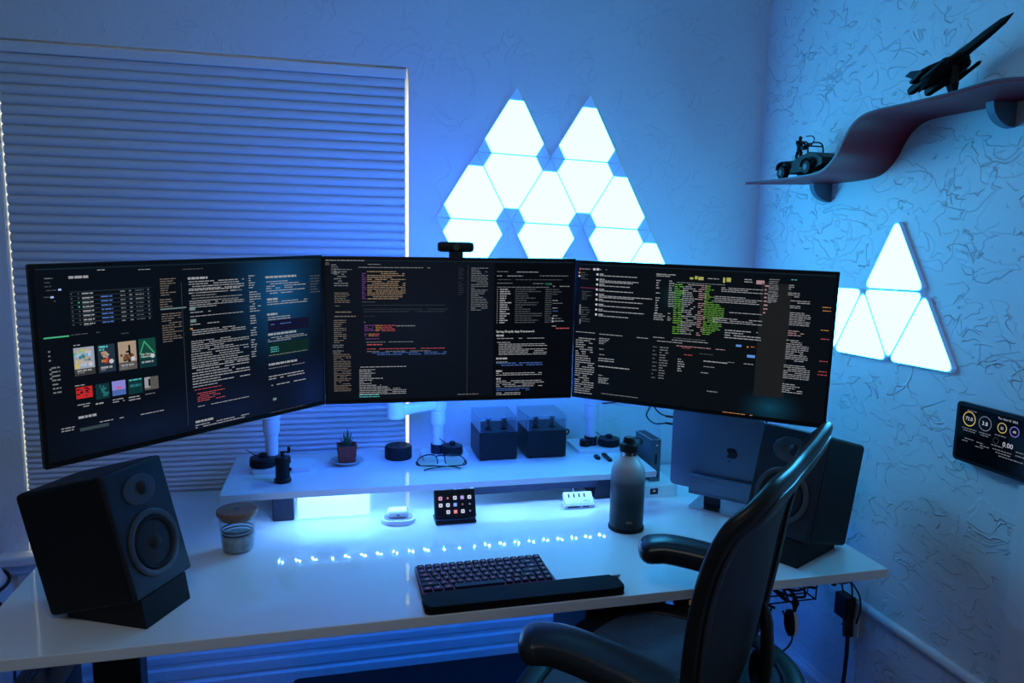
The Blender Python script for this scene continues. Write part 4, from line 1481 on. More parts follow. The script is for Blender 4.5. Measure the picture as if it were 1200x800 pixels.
bm.faces.new(list(reversed(rings[0]))); bm.faces.new(rings[-1])
obj('pot', bm, 'terracotta', t, 30)
bm = B(); bx(bm, -0.0248, 0.0248, -0.0248, 0.0248, 0.040, 0.0455); obj('soil', bm, 'soil', t)
random.seed(5)
for k in range(17):
    an = k * 2.399 + 0.4
    lean = 0.12 + 0.052 * k
    L_ = 0.058 - 0.0016 * k + random.uniform(-0.004, 0.004)
    bm = B()
    pts, sc_ = [], []
    for i in range(7):
        f = i / 6
        rr_ = math.sin(lean) * L_ * f + 0.008 * (f ** 2) * -1
        pts.append((math.cos(an) * (0.003 + rr_), math.sin(an) * (0.003 + rr_), 0.044 + L_ * f * math.cos(lean)))
        sc_.append((max(0.04, (1 - f ** 1.6)) * (0.75 + 0.6 * f * (1 - f)), max(0.04, 1 - f)))
    sweep(bm, pts, [(-1 * 0.0052, 0.0006), (0, -0.0022), (0.0052, 0.0006), (0, 0.0012)], up=(-math.cos(an), -math.sin(an), 0.2), scale=sc_)
    obj('leaf', bm, 'leaf', t, 50)

# round smart speaker
t = thing('smart_speaker', 'low round black smart speaker standing on the riser shelf beside the plant', 'speaker', (0.184, 2.166, SZ + 0.0003))
bm = B(); lathe(bm, [(0.038, 0), (0.0405, 0.003), (0.0405, 0.034), (0.039, 0.037)], (0, 0, 0), 44); obj('body', bm, 'black_rubber', t, 40)
bm = B(); lathe(bm, [(0.039, 0.037), (0.0375, 0.0385), (0.034, 0.0375), (0, 0.0372)], (0, 0, 0), 44, None, cap=False); obj('top_ring', bm, 'black_satin', t, 40)
bm = B()
for a_ in range(4):
    cyl(bm, (0.020 * math.cos(a_ * PI / 2), 0.020 * math.sin(a_ * PI / 2), 0.0378), 0.004, 0.0012, 12)
o = obj('buttons', bm, 'black', t); o['kind'] = 'stuff'

# glasses resting on folded temples
t = thing('eyeglasses', 'black framed glasses with yellow tinted lenses lying on the riser shelf', 'glasses', (0.297, 2.035, SZ + 0.002), (0, 0, R(-3)))
for s_ in (-1, 1):
    ctrl = [(s_ * 0.012, 0.006, 0.012), (s_ * 0.014, 0.046, 0.022), (s_ * 0.034, 0.060, 0.023), (s_ * 0.058, 0.050, 0.019), (s_ * 0.069, 0.018, 0.014), (s_ * 0.055, -0.010, 0.008), (s_ * 0.030, -0.014, 0.006)]
    P_ = smooth_path(ctrl, 5, True)
    bm = B(); tube(bm, P_[:24], 0.0018, 8); obj('rim', bm, 'black', t, 50)
    bm = B(); vs = [bm.verts.new(p) for p in P_]; c_ = bm.verts.new(sum(P_, Vector()) / len(P_))
    for k in range(len(vs)):
        bm.faces.new((vs[k], vs[(k + 1) % len(vs)], c_))
    obj('lens', bm, 'lens', t, 50)
bm = B(); tube(bm, smooth_path([(-0.0135, 0.044, 0.022), (0, 0.047, 0.0235), (0.0135, 0.044, 0.022)], 5), 0.0022, 8); obj('bridge', bm, 'black', t, 50)
for s_, yy in ((-1, 0.0), (1, -0.007)):
    bm = B(); sweep(bm, smooth_path([(s_ * 0.071, 0.022, 0.014), (s_ * 0.066, 0.002 + yy, 0.009), (s_ * 0.02, yy - 0.004, 0.008), (-s_ * 0.030, yy - 0.008, 0.005), (-s_ * 0.052, yy - 0.018, 0.003)], 6), ell(0.0028, 0.0016, 8)); obj('temple', bm, 'black', t, 50)

# tube amplifiers
def amp(label, x0, x1, y0, y1, mark):
    w, d = x1 - x0, y1 - y0
    t = thing('tube_amplifier', label, 'amplifier', (x0, y0, SZ + 0.0003), (0, 0, 0), 'tube amplifiers on the riser shelf')
    bm = B()
    for a_ in (0.014, w - 0.014):
        for b_ in (0.014, d - 0.014):
            cyl(bm, (a_, b_, 0.0018), 0.006, 0.0036, 12)
    o = obj('feet', bm, 'black_rubber', t); o['kind'] = 'stuff'
    bm = B(); bx(bm, 0, w, 0, d, 0.0034, 0.0865, 0.0018); obj('chassis', bm, 'black_satin', t, 40)
    text_obj('badge', mark, 0.010, emis('badge', (0.010, 0.013, 0.016)), t, Matrix.Translation((0.013, -0.0004, 0.017)) @ FACE)
    bm = B()
    for (a0, a1, b0, b1) in ((0.001, w - 0.001, 0.001, 0.0035), (0.001, w - 0.001, d - 0.0035, d - 0.001), (0.001, 0.0035, 0.0036, d - 0.0036), (w - 0.0035, w - 0.001, 0.0036, d - 0.0036)):
        bx(bm, a0, a1, b0, b1, 0.0868, 0.130)
    bx(bm, 0.001, w - 0.001, 0.001, d - 0.001, 0.1302, 0.1328)
    cv = obj('acrylic_cover', bm, 'acrylic', t)
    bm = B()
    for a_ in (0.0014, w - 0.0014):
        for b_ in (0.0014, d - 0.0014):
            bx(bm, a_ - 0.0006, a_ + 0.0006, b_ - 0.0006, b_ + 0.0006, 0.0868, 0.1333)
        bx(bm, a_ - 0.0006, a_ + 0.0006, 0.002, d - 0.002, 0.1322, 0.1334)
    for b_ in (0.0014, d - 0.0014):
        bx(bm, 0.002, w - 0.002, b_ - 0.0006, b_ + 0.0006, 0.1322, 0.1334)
    o = obj('edge_glints', bm, 'edge_glint', cv); o['kind'] = 'stuff'  # thin pale strips painted as the bright edge lines of the cover
    for fx in (0.30, 0.72):
        vx, vy = w * fx, d * 0.30
        bm = B(); lathe(bm, [(0.011, 0.0868), (0.011, 0.0915), (0.0085, 0.0935)], (vx, vy, 0), 20); v = obj('valve', bm, 'tube_metal', t, 40)
        bm = B(); lathe(bm, [(0.0088, 0.0936), (0.0092, 0.097), (0.0092, 0.119), (0.007, 0.1235), (0.002, 0.126), (0, 0.1262)], (vx, vy, 0), 20, None, cap=False); obj('envelope', bm, 'valve_glass', v, 60)
        bm = B(); cyl(bm, (vx, vy, 0.097), 0.0058, 0.005, 12); cyl(bm, (vx, vy, 0.1145), 0.0050, 0.005, 12); cyl(bm, (vx, vy, 0.1065), 0.0036, 0.011, 12); obj('electrode', bm, 'tube_metal', v, 40)
    return t


amp('left of two black tube amplifiers under clear covers on the riser shelf', 0.416, 0.532, 2.082, 2.225, 'FX')
amp('right of two black tube amplifiers under clear covers, beside the pale base plate', 0.563, 0.686, 2.080, 2.220, 'Little')

for lab, x, y, a_, w, l in (('tiny black oval remote on the riser shelf behind the bottle', 0.777, 2.052, 24, 0.015, 0.036),
                            ('thin black stick remote on the riser shelf, right of the oval one', 0.806, 2.045, 22, 0.012, 0.074)):
    t = thing('remote_control', lab, 'remote', (x, y, SZ + 0.0003), (0, 0, R(-a_ + 20)))
    bm = B(); prism(bm, rrect(w, l, w * 0.45), 0, 0.007, 0.0012); obj('shell', bm, 'black_satin', t, 40)
    bm = B(); prism(bm, rrect(w * 0.55, l * 0.3, w * 0.2), 0.0078, 0.0076, 0, Matrix.Translation((0, l * 0.22, 0))); obj('button', bm, 'black_rubber', t)

# ================================================================== LEFT AND RIGHT SPEAKERS
def speaker(label, pos, ya, ti, sc, wl, side):
    Wd, Dp, H = 0.178 * sc, 0.229 * sc, 0.273 * sc
    t = thing('bookshelf_speaker', label, 'speaker', pos)
    t.matrix_world = Matrix.Translation(pos) @ Matrix.Rotation(R(ya), 4, 'Z') @ Matrix.Rotation(R(-ti), 4, 'X')
    # local: x right, y back, z up; front face y=0, bottom z=0
    bm = B(); bx(bm, -Wd / 2, Wd / 2, 0.004, Dp, 0, H, 0.010, 3); obj('cabinet', bm, 'speaker_side', t, 40)
    bm = B(); bx(bm, -Wd / 2 + 0.0015, Wd / 2 - 0.0015, 0, 0.014, 0.0015, H - 0.0015, 0.005, 2); obj('baffle', bm, 'speaker_front', t, 40)
    F = Matrix.Rotation(R(90), 3, 'X')     # z -> -y

    def face_lathe(name, pr, cx, cz, m, seg=44, par=t, sx=1.0):
        bm = B()
        v = lathe(bm, pr, (0, 0, 0), seg, F, cap=False)
        bmesh.ops.scale(bm, vec=(sx, 1, 1), verts=v)
        bmesh.ops.translate(bm, vec=(cx, -0.0002, cz), verts=v)
        return obj(name, bm, m, par, 50)
    # woofer: raised ring, rubber surround, cone, cap
    wz = H * 0.36
    k = sc
    wo = face_lathe('woofer', [(0.073 * k, 0), (0.073 * k, 0.0025), (0.070 * k, 0.0045), (0.061 * k, 0.0045), (0.0585 * k, 0.002), (0.0585 * k, 0.0002)], 0, wz, 'ring')
    face_lathe('surround', [(0.0585 * k, 0.0004), (0.055 * k, 0.0045), (0.050 * k, 0.0045), (0.047 * k, 0.0006)], 0, wz, 'black_rubber', 44, wo)
    face_lathe('cone', [(0.047 * k, 0.0008), (0.034 * k, 0.0022), (0.018 * k, 0.0035), (0.0165 * k, 0.0038)], 0, wz, 'cone', 44, wo)
    face_lathe('dust_cap', [(0.0165 * k, 0.0036), (0.013 * k, 0.0075), (0.006 * k, 0.0098), (0, 0.0105)], 0, wz, 'cone', 30, wo)
    # tweeter on an oval plate
    tz = H * 0.795
    tw = face_lathe('tweeter', [(0.033 * k, 0), (0.033 * k, 0.002), (0.031 * k, 0.0032), (0.018 * k, 0.0030), (0.015 * k, 0.0012), (0, 0.0010)], 0, tz, 'ring', 40, t, 1.42)
    face_lathe('dome', [(0.0150 * k, 0.0014), (0.0135 * k, 0.005), (0.008 * k, 0.0085), (0, 0.0098)], 0.008, tz + 0.002, 'cone', 26, tw)
    # wedge stand: a thing of its own
    inv = t.matrix_world
    n = Vector((math.sin(R(ya)), -math.cos(R(ya)), 0))
    r_ = Vector((math.cos(R(ya)), math.sin(R(ya)), 0))
    fl = Vector(pos)
    zf = pos[2] - DZ
    ww = Wd * 0.80 / 2
    wt = thing('speaker_wedge', wl, 'stand', (pos[0], pos[1], DZ + 0.0003), (0, 0, R(ya)))
    bm = B()
    yf, yb = 0.006, Dp * math.cos(R(ti)) - 0.025
    zb = zf - yb * math.tan(R(ti)) - 0.0006
    z0 = zf - yf * math.tan(R(ti)) - 0.0006
    P_ = [(yf - 0.010, 0.0), (yb, 0.0), (yb, max(zb, 0.0022)), (yf, z0)]
    mt = Matrix(((0, 0, 1, 0), (1, 0, 0, 0), (0, 1, 0, 0), (0, 0, 0, 1)))
    prism(bm, P_, -ww, ww, 0.002, mt)
    obj('foam_wedge', bm, 'black_rubber', wt, 40)
    return t


speaker('black bookshelf speaker tilted back on a wedge at the left end of the desk', (-0.336, 1.528, 0.812), 63.44, 15.47, 0.93, 'black foam wedge under the left bookshelf speaker', -1)
speaker('black bookshelf speaker tilted back on a wedge at the right end of the desk', (1.036, 1.512, 0.816), -62.53, 16.28, 0.96, 'black foam wedge under the right bookshelf speaker', 1)

# ================================================================== THINGS ON THE DESK
# glass jar with wooden lid
t = thing('storage_jar', 'clear glass jar with a bamboo lid and grey-green filling, left on the desk', 'jar', (-0.236, 1.826, DZ + 0.0003))
bm = B(); lathe(bm, [(0, 0), (0.033, 0), (0.0360, 0.003), (0.0375, 0.012), (0.0432, 0.088), (0.0432, 0.092), (0.0412, 0.092), (0.0355, 0.012), (0.034, 0.006), (0, 0.005)], (0, 0, 0), 48); obj('glass_body', bm, 'jar_glass', t, 50)
bm = B(); lathe(bm, [(0, 0.0055), (0.0335, 0.0055), (0.0350, 0.012), (0.0378, 0.040), (0.030, 0.043), (0, 0.041)], (0, 0, 0), 40, None, cap=False); obj('filling', bm, 'wax', t, 50)
for z, r_ in ((0.046, 0.0365), (0.055, 0.0370)):
    bm = B(); tube(bm, [(r_ * math.cos(2 * PI * k / 40), r_ * math.sin(2 * PI * k / 40), z) for k in range(40)], 0.0017, 6, True); obj('coil', bm, 'black_rubber', t, 50)
bm = B(); lathe(bm, [(0.0405, 0.082), (0.0405, 0.092), (0.0468, 0.0925), (0.0475, 0.094), (0.0475, 0.103), (0.046, 0.1045), (0, 0.1045)], (0, 0, 0), 48); ld = obj('lid', bm, 'wood', t, 40)
bm = B(); lathe(bm, [(0.007, 0.1044), (0.0078, 0.1050), (0, 0.1052)], (0, 0, 0), 20, None, cap=False); obj('brand_mark', bm, 'tube_metal', ld, 40)

# wireless charger with earbud case
t = thing('charging_pad', 'pale oval charging pad holding the earbud case, under the shelf edge', 'charger', (0.164, 1.937, DZ + 0.0003), (0, 0, R(-4)))
bm = B(); prism(bm, rrect(0.090, 0.072, 0.030, 8), 0, 0.013, 0.003); obj('base', bm, 'white', t, 40)
bm = B(); prism(bm, rrect(0.078, 0.060, 0.025, 8), 0.0128, 0.0142); obj('pad', bm, 'bin', t)
t = thing('earbud_case', 'small white rounded earbud case lying on the charging pad', 'case', (0.163, 1.937, DZ + 0.0148), (0, 0, R(-4)))
bm = B(); bx(bm, -0.029, 0.029, -0.021, 0.021, 0, 0.0215, 0.0095, 4); obj('shell', bm, 'white', t, 60)
bm = B(); bx(bm, -0.0285, 0.0285, -0.0213, 0.0213, 0.0133, 0.0136, 0); obj('lid_seam', bm, 'bin', t)
bm = B(); bx(bm, -0.004, 0.004, -0.0216, -0.0205, 0.0085, 0.0115, 0.0008); obj('port', bm, 'hub_port', t)

# key pad with lit icons, on a folding stand
t = thing('macro_keypad', 'black macro keypad with rows of lit icons standing under the shelf edge', 'keypad', (0.3155, 1.905, DZ + 0.0003), (0, 0, R(-1)))
bm = B(); bx(bm, -0.056, 0.056, -0.022, 0.045, 0, 0.008, 0.003, 2); bx(bm, -0.054, 0.054, -0.020, 0.0, 0.0075, 0.014, 0.002); obj('stand', bm, 'black', t, 40)
TM = Matrix.Translation((0, -0.012, 0.014)) @ Matrix.Rotation(R(-24), 4, 'X')
bm = B(); bx(bm, -0.057, 0.057, 0.0, 0.016, 0.0, 0.078, 0.004, 2); bmesh.ops.transform(bm, matrix=TM, verts=bm.verts); body = obj('housing', bm, 'black_satin', t, 40)
icons = [['pk', 'rd', 'w', 'pu2', 'w'], ['w', 'w', 'b2', 'or2', 'd'], [None, 'w', 'rd2', 'w', 'd']]
IC = {'pk': (0.75, 0.35, 0.60), 'rd': (0.30, 0.08, 0.14), 'w': (0.62, 0.68, 0.78), 'pu2': (0.35, 0.28, 0.75), 'b2': (0.16, 0.30, 0.80), 'or2': (0.10, 0.05, 0.05), 'd': (0.05, 0.08, 0.16), 'rd2': (0.75, 0.16, 0.20)}
GL = {'pk': 'dk', 'rd': 'white', 'w': 'b', 'pu2': 'white', 'b2': 'white', 'or2': 'or', 'd': 'white', 'rd2': 'white'}
for r_ in range(3):
    for c_ in range(5):
        cx, cz = -0.040 + c_ * 0.020, 0.054 - r_ * 0.0185
        bm = B(); prism(bm, rrect(0.0150, 0.0150, 0.003, 3), 0, 0.0014, 0, TM @ Matrix.Translation((cx, 0, cz)) @ FACE); kk = obj('key', bm, 'black_gloss', t)
        ic = icons[r_][c_]
        if ic:
            s_ = 0.0100 if ic not in ('or2', 'd', 'rd') else 0.006
            bm = B(); prism(bm, rrect(s_, s_, 0.002, 3), 0.0014, 0.0017, 0, TM @ Matrix.Translation((cx, 0, cz)) @ FACE)
            n0 = len(bm.faces)
            if ic in ('pk', 'rd'):
                pass
            prism(bm, rrect(s_ * 0.42, s_ * 0.34, 0.0006, 2), 0.0017, 0.0019, 0, TM @ Matrix.Translation((cx, 0, cz)) @ FACE)
            bm.faces.ensure_lookup_table()
            for f in bm.faces[n0:]:
                f.material_index = 1
            obj('icon', bm, [emis('ic_' + ic, IC[ic]), emis(GL[ic], COL[GL[ic]])], kk)

# keyboard
KX, KY = 0.3235, 1.548
kb = thing('keyboard', 'compact black keyboard with dim reddish legends in front of the wrist rest', 'keyboard', (KX, KY, DZ + 0.0003), (0, 0, R(0.8)))
KT = Matrix.Rotation(R(2.6), 4, 'X')
kb['label'] = 'compact dark keyboard with dim reddish lit legends at the desk centre'
bm = B(); bx(bm, -0.1505, 0.1505, -0.066, 0.066, 0.0035, 0.0135, 0.002); bmesh.ops.transform(bm, matrix=KT, verts=bm.verts); obj('case', bm, 'kb_body', kb, 40)
bm = B(); bx(bm, -0.1475, 0.1475, -0.061, 0.061, 0.0134, 0.0138); bmesh.ops.transform(bm, matrix=KT, verts=bm.verts); obj('backlit_plate', bm, 'key_under', kb)
rows = [[1] * 16, [1] * 13 + [2, 1], [1.5] + [1] * 12 + [1.5, 1], [1.75] + [1] * 11 + [2.25, 1], [2.25] + [1] * 10 + [1.75, 1, 1], [1.25, 1.25, 1.25, 6.25] + [1] * 6]
U = 0.2935 / 16
kmesh = {}
lm = None
for ri, row in enumerate(rows):
    x = -0.14675
    y = 0.0595 - (ri + 0.5) * 0.0198
    for w in row:
        cx = x + w * U / 2
        if w not in kmesh:
            bm = B()
            hw, hd = w * U / 2 - 0.0011, 0.0087
            b4 = [bm.verts.new((sx * hw, sy * hd, 0.0142)) for sx, sy in ((-1, -1), (1, -1), (1, 1), (-1, 1))]
            t4 = [bm.verts.new((sx * (hw - 0.0014), sy * (hd - 0.0014) + 0.0004, 0.0196)) for sx, sy in ((-1, -1), (1, -1), (1, 1), (-1, 1))]
            bm.faces.new(t4)
            for k in range(4):
                bm.faces.new((b4[k], b4[(k + 1) % 4], t4[(k + 1) % 4], t4[k]))
            o = obj('key', bm, 'key', kb); kmesh[w] = o.data
            o.matrix_local = KT @ Matrix.Translation((cx, y, 0))
        else:
            o = child('key', kmesh[w], kb)
            o.matrix_local = KT @ Matrix.Translation((cx, y, 0))
        if w < 6:
            if lm is None:
                bm = B(); prism(bm, [(-0.0021, -0.0013), (0.0021, -0.0013), (0.0021, 0.0013), (-0.0021, 0.0013)], 0.0196, 0.0199); lg = obj('legend', bm, 'key_glow', o); lm = lg.data
            else:
                child('legend', lm, o, (0, 0, 0), (0, 0, 0), (1.0 if w < 1.2 else 1.9, 1, 1))
        x += w * U
bm = B()
for sx in (-1, 1):
    bx(bm, sx * 0.13 - 0.008, sx * 0.13 + 0.008, 0.045, 0.060, 0.0, 0.0064)
    bx(bm, sx * 0.13 - 0.008, sx * 0.13 + 0.008, -0.060, -0.045, 0.0, 0.0022)
o = obj('feet', bm, 'black_rubber', kb); o['kind'] = 'stuff'

t = thing('wrist_rest', 'long black padded wrist rest in front of the keyboard and trackpad', 'wrist rest', (0.3930, 1.4445, DZ + 0.0003), (0, 0, R(0.4)))
bm = B(); prism(bm, rrect(0.440, 0.066, 0.012, 6), 0, 0.004, 0.001); obj('base', bm, 'black_rubber', t, 40)
bm = B(); prism(bm, rrect(0.440, 0.066, 0.014, 6), 0.004, 0.0175, 0.005); obj('cushion', bm, 'rest', t, 50)
t = thing('trackpad', 'flat white trackpad to the right of the keyboard', 'trackpad', (0.5555, 1.5535, DZ + 0.0003), (0, 0, R(1.5)))
bm = B(); prism(bm, rrect(0.156, 0.118, 0.006, 5), 0, 0.0045, 0.001); obj('base', bm, 'alu_matte', t, 40)
bm = B(); prism(bm, rrect(0.154, 0.116, 0.006, 5), 0.0045, 0.0062, 0.0004); obj('glass_top', bm, 'white_gloss', t, 40)

# bottle
t = thing('water_bottle', 'grey to black ombre water bottle with a loop cap, standing on the desk', 'bottle', (0.7605, 1.772, DZ + 0.0003), (0, 0, R(14)))
bm = B(); lathe(bm, [(0, 0.0), (0.044, 0.0), (0.0465, 0.003), (0.0465, 0.010), (0.0450, 0.013), (0.0455, 0.03), (0.0455, 0.155), (0.0435, 0.168), (0.037, 0.182), (0.0265, 0.194), (0.0225, 0.200), (0.0225, 0.204)], (0, 0, 0), 48); bd = obj('body', bm, 'bottle', t, 50)
bm = B(); lathe(bm, [(0.0472, 0.0), (0.0478, 0.002), (0.0478, 0.008), (0.0466, 0.0105)], (0, 0, 0), 48, None, cap=False); obj('boot', bm, 'black_rubber', t, 50)
bm = B(); lathe(bm, [(0.0215, 0.204), (0.0220, 0.2045), (0.0220, 0.213), (0.0215, 0.2135)], (0, 0, 0), 36); obj('steel_collar', bm, 'steel', t, 40)
bm = B(); lathe(bm, [(0.0235, 0.2137), (0.0245, 0.216), (0.0245, 0.231), (0.022, 0.235), (0.0165, 0.238), (0.0155, 0.248), (0.012, 0.2525), (0, 0.2535)], (0, 0, 0), 36); cp = obj('cap', bm, 'black', t, 40)
bm = B(); sweep(bm, smooth_path([(0.022, 0, 0.228), (0.038, 0, 0.230), (0.040, 0, 0.238), (0.030, 0, 0.246), (0.012, 0, 0.249)], 6), ell(0.006, 0.0025, 10)); obj('loop_handle', bm, 'black', cp, 50)
text_obj('mark', 'Sim', 0.0125, emis('mark', (0.05, 0.055, 0.07)), t, Matrix.Rotation(R(-28), 4, 'Z') @ Matrix.Translation((0, -0.0459, 0.028)) @ FACE, 'CENTER')

# four-port hub
t = thing('usb_hub', 'white four-port USB hub standing under the right end of the riser shelf', 'usb hub', (0.6820, 1.930, DZ + 0.0003), (0, 0, R(-2)))
bm = B(); bx(bm, -0.044, 0.046, 0.0, 0.034, 0.0, 0.012, 0.0015); o = obj('card_reader', bm, 'white', t, 40)
bm = B()
bx(bm, -0.035, 0.002, -0.0004, 0.002, 0.0042, 0.0078); bx(bm, 0.010, 0.030, -0.0004, 0.002, 0.0042, 0.0078); bx(bm, -0.030, -0.008, -0.0004, 0.002, 0.0088, 0.0098)
o2 = obj('card_slots', bm, 'hub_port', o); o2['kind'] = 'stuff'
HM = Matrix.Translation((0.001, 0.002, 0.0128)) @ Matrix.Rotation(R(-42), 4, 'X')
bm = B(); bx(bm, -0.043, 0.043, 0.0, 0.012, 0.0, 0.040, 0.002); bmesh.ops.transform(bm, matrix=HM, verts=bm.verts); hb = obj('hub_body', bm, 'white', t, 40)
for k in range(4):
    bm = B(); bx(bm, -0.028 + k * 0.0155 - 0.0024, -0.028 + k * 0.0155 + 0.0024, -0.0004, 0.002, 0.022, 0.034); bmesh.ops.transform(bm, matrix=HM, verts=bm.verts); obj('port', bm, 'hub_port', hb)
text_obj('lettering', 'ORICO', 0.0065, emis('hubtxt', (0.02, 0.10, 0.20)), hb, HM @ Matrix.Translation((0.012, -0.0005, 0.008)) @ FACE)
bm = B(); tube(bm, smooth_path([(-0.006, 0.040, 0.036), (-0.006, 0.055, 0.046), (-0.006, 0.075, 0.055), (-0.006, 0.100, 0.058)], 5), 0.0022, 6); obj('cable', bm, 'white', t, 50)

# white flat drive box and grey dock standing on it
t = thing('drive_enclosure', 'flat white box with a dark port panel behind the bottle', 'drive box', (0.919, 1.978, DZ + 0.0003), (0, 0, R(0.5)))
bm = B(); prism(bm, rrect(0.196, 0.150, 0.010, 5), 0.0, 0.036, 0.002, Matrix.Translation((0, 0.075, 0))); obj('case', bm, 'white', t, 40)
bm = B(); bx(bm, 0.004, 0.030, -0.001, 0.002, 0.010, 0.029, 0.0008); pt = obj('port_panel', bm, 'hub_port', t)
bm = B(); bx(bm, 0.014, 0.020, -0.0015, 0.0, 0.019, 0.023); obj('status_light', bm, emis('stat', (0.25, 0.3, 0.4)), pt)
t = thing('docking_station', 'grey metal docking station standing upright beside the riser shelf end', 'dock', (0.9550, 2.016, DZ + 0.0366), (0, 0, R(1)))
bm = B(); bx(bm, -0.0165, 0.0165, 0.0, 0.118, 0.0, 0.132, 0.0025, 2); obj('shell', bm, 'dock', t, 40)
bm = B(); bx(bm, -0.0125, 0.0125, 0.006, 0.112, 0.1315, 0.1330, 0.0006); obj('top_grille', bm, 'shelf_leg', t)
bm = B()
for (x0, x1, y0, y1) in ((-0.0165, 0.0165, 0.0, 0.003), (-0.0165, 0.0165, 0.115, 0.118), (-0.0165, -0.0135, 0.003, 0.115), (0.0135, 0.0165, 0.003, 0.115)):
    bx(bm, x0, x1, y0, y1, 0.1316, 0.1336)
obj('bright_rim', bm, 'metal', t)
bm = B(); bx(bm, -0.003, 0.004, -0.0008, 0.002, 0.055, 0.088, 0.0008); obj('front_slot', bm, 'hub_port', t)
bm = B(); cyl(bm, (0.002, -0.0004, 0.115), 0.0016, 0.001, 12, Matrix.Rotation(R(90), 3, 'X')); obj('power_light', bm, emis('white', (0.4, 0.4, 0.5)), t)
for sx in (-0.006, 0.006):
    bm = B(); bx(bm, sx - 0.003, sx + 0.003, -0.0008, 0.002, 0.012, 0.024, 0.0005); obj('usb_port', bm, 'hub_port', t)

# closed laptop upright in a silver stand
LA = math.atan2(-0.73, 0.68)
lap = thing('laptop', 'closed silver laptop with a dark fruit emblem, propped upside down on a stand', 'laptop', (1.05, 1.84, 0.812), (0, 0, LA))
bm = B(); prism(bm, rrect(0.266, 0.226, 0.011, 6), -0.008, 0.008, 0.002, Matrix.Translation((0.010, 0, 0.113)) @ Matrix.Rotation(R(90), 4, 'X')); obj('shell', bm, 'alu_matte', lap, 40)
bm = B(); bx(bm, -0.1234, 0.1434, -0.0004, 0.0004, 0.002, 0.2264); obj('lid_seam', bm, 'logo', lap)
# fruit emblem: bitten body and leaf, upside down
bm = B()
out = []
for k in range(60):
    a_ = 2 * PI * k / 60
    c_, s_ = math.cos(a_), math.sin(a_)
    rr_ = 1.0 - 0.17 * max(0, s_) ** 6 - 0.13 * max(0, -s_) ** 10
    x_, y_ = 0.0118 * rr_ * c_ * (1.0 + 0.08 * s_), 0.0122 * rr_ * s_
    dx_, dy_ = x_ - 0.0145, y_ - 0.0015
    d_ = math.hypot(dx_, dy_)
    if d_ < 0.0078:
        x_, y_ = 0.0145 - math.sqrt(max(0.0, 0.0078 ** 2 - dy_ ** 2)), y_
    out.append((x_, y_))
EM = Matrix.Translation((0.053, -0.0082, 0.121)) @ FACE @ Matrix.Rotation(PI, 4, 'Z') @ Matrix.Scale(1.4, 4)
prism(bm, out, 0.0, 0.0004, 0, EM)
leaf = [(0.0008, 0.0125), (0.0012, 0.0150), (0.0030, 0.0175), (0.0055, 0.0187), (0.0052, 0.0160), (0.0035, 0.0136)]
prism(bm, leaf, 0.0, 0.0004, 0, EM)
obj('emblem', bm, 'logo', lap)
ls = thing('laptop_stand', 'brushed silver laptop stand with a flat foot, right of the riser shelf', 'stand', (1.05, 1.84, DZ + 0.0003), (0, 0, LA))
bm = B(); prism(bm, [(a_ + 0.008, b_ + 0.052) for a_, b_ in rrect(0.148, 0.128, 0.010, 5)], 0.0, 0.005, 0.001); obj('foot', bm, 'metal', ls, 40)
bm = B(); bx(bm, -0.028, 0.020, 0.018, 0.030, 0.005, 0.050, 0.002); obj('neck', bm, 'logo', ls, 40)
bm = B()
bx(bm, -0.060, 0.118, -0.026, -0.0095, 0.052, 0.108, 0.002); bx(bm, -0.060, 0.118, -0.026, 0.034, 0.050, 0.0605, 0.002); bx(bm, -0.060, 0.118, 0.0095, 0.026, 0.052, 0.085, 0.002)
obj('clamp', bm, 'alu_matte', ls, 40)

# ---- cables in view above the desk
def cord(label, ctrl, r, n=7, m='cable', name='cable', ends=()):
    t = thing(name, label, 'cable', ctrl[0])
    o_ = Vector(ctrl[0])
    bm = B(); tube(bm, [p - o_ for p in smooth_path(ctrl, n)], r, 8); obj('wire', bm, m, t, 60)
    for a_, b_, rr_ in ends:
        bm = B(); sweep(bm, [Vector(a_) - o_, Vector(b_) - o_], ell(rr_, rr_ * 0.6, 10, 0.7)); obj('plug', bm, m, t, 50)
    return t


lx = Vector((1.05, 1.84, 0)) + Vector((0.68, -0.73, 0)) * -0.124
ux = Vector((0.68, -0.73, 0))
for lab, z, pts in (('black cable plugged into the laptop side, upper of the two', 1.010, [(0.920, 1.93, 1.024), (0.902, 1.93, 1.047), (0.897, 1.93, 1.095)]),
                    ('black cable plugged into the laptop side, lower of the two', 0.989, [(0.905, 1.93, 0.994), (0.879, 1.93, 1.018), (0.889, 1.93, 1.046), (0.899, 1.93, 1.095)])):
    p = lx + Vector((0, 0, z))
    cord(lab, [p - ux * 0.022] + [Vector(q_) for q_ in pts], 0.0022, 7, ends=[(p - ux * 0.024, p - ux * 0.001, 0.0055)])
cord('thin black cable looping from the right amplifier to the base plate', [(0.686, 2.16, 0.915), (0.700, 2.165, 0.926), (0.722, 2.172, 0.920), (0.728, 2.20, 0.90), (0.70, 2.23, 0.875)], 0.003)
cord('black cable running from the right monitor arm down to the wall side', [(0.815, 2.12, 1.015), (0.84, 2.05, 1.035), (0.88, 1.96, 1.075), (0.90, 1.90, 1.13)], 0.0022)
cord('thin white cable hanging down the back wall between dock and laptop', [(1.096, 2.285, 1.02), (1.098, 2.288, 0.92), (1.097, 2.287, 0.80), (1.096, 2.286, 0.755)], 0.0022, 5, 'trim')

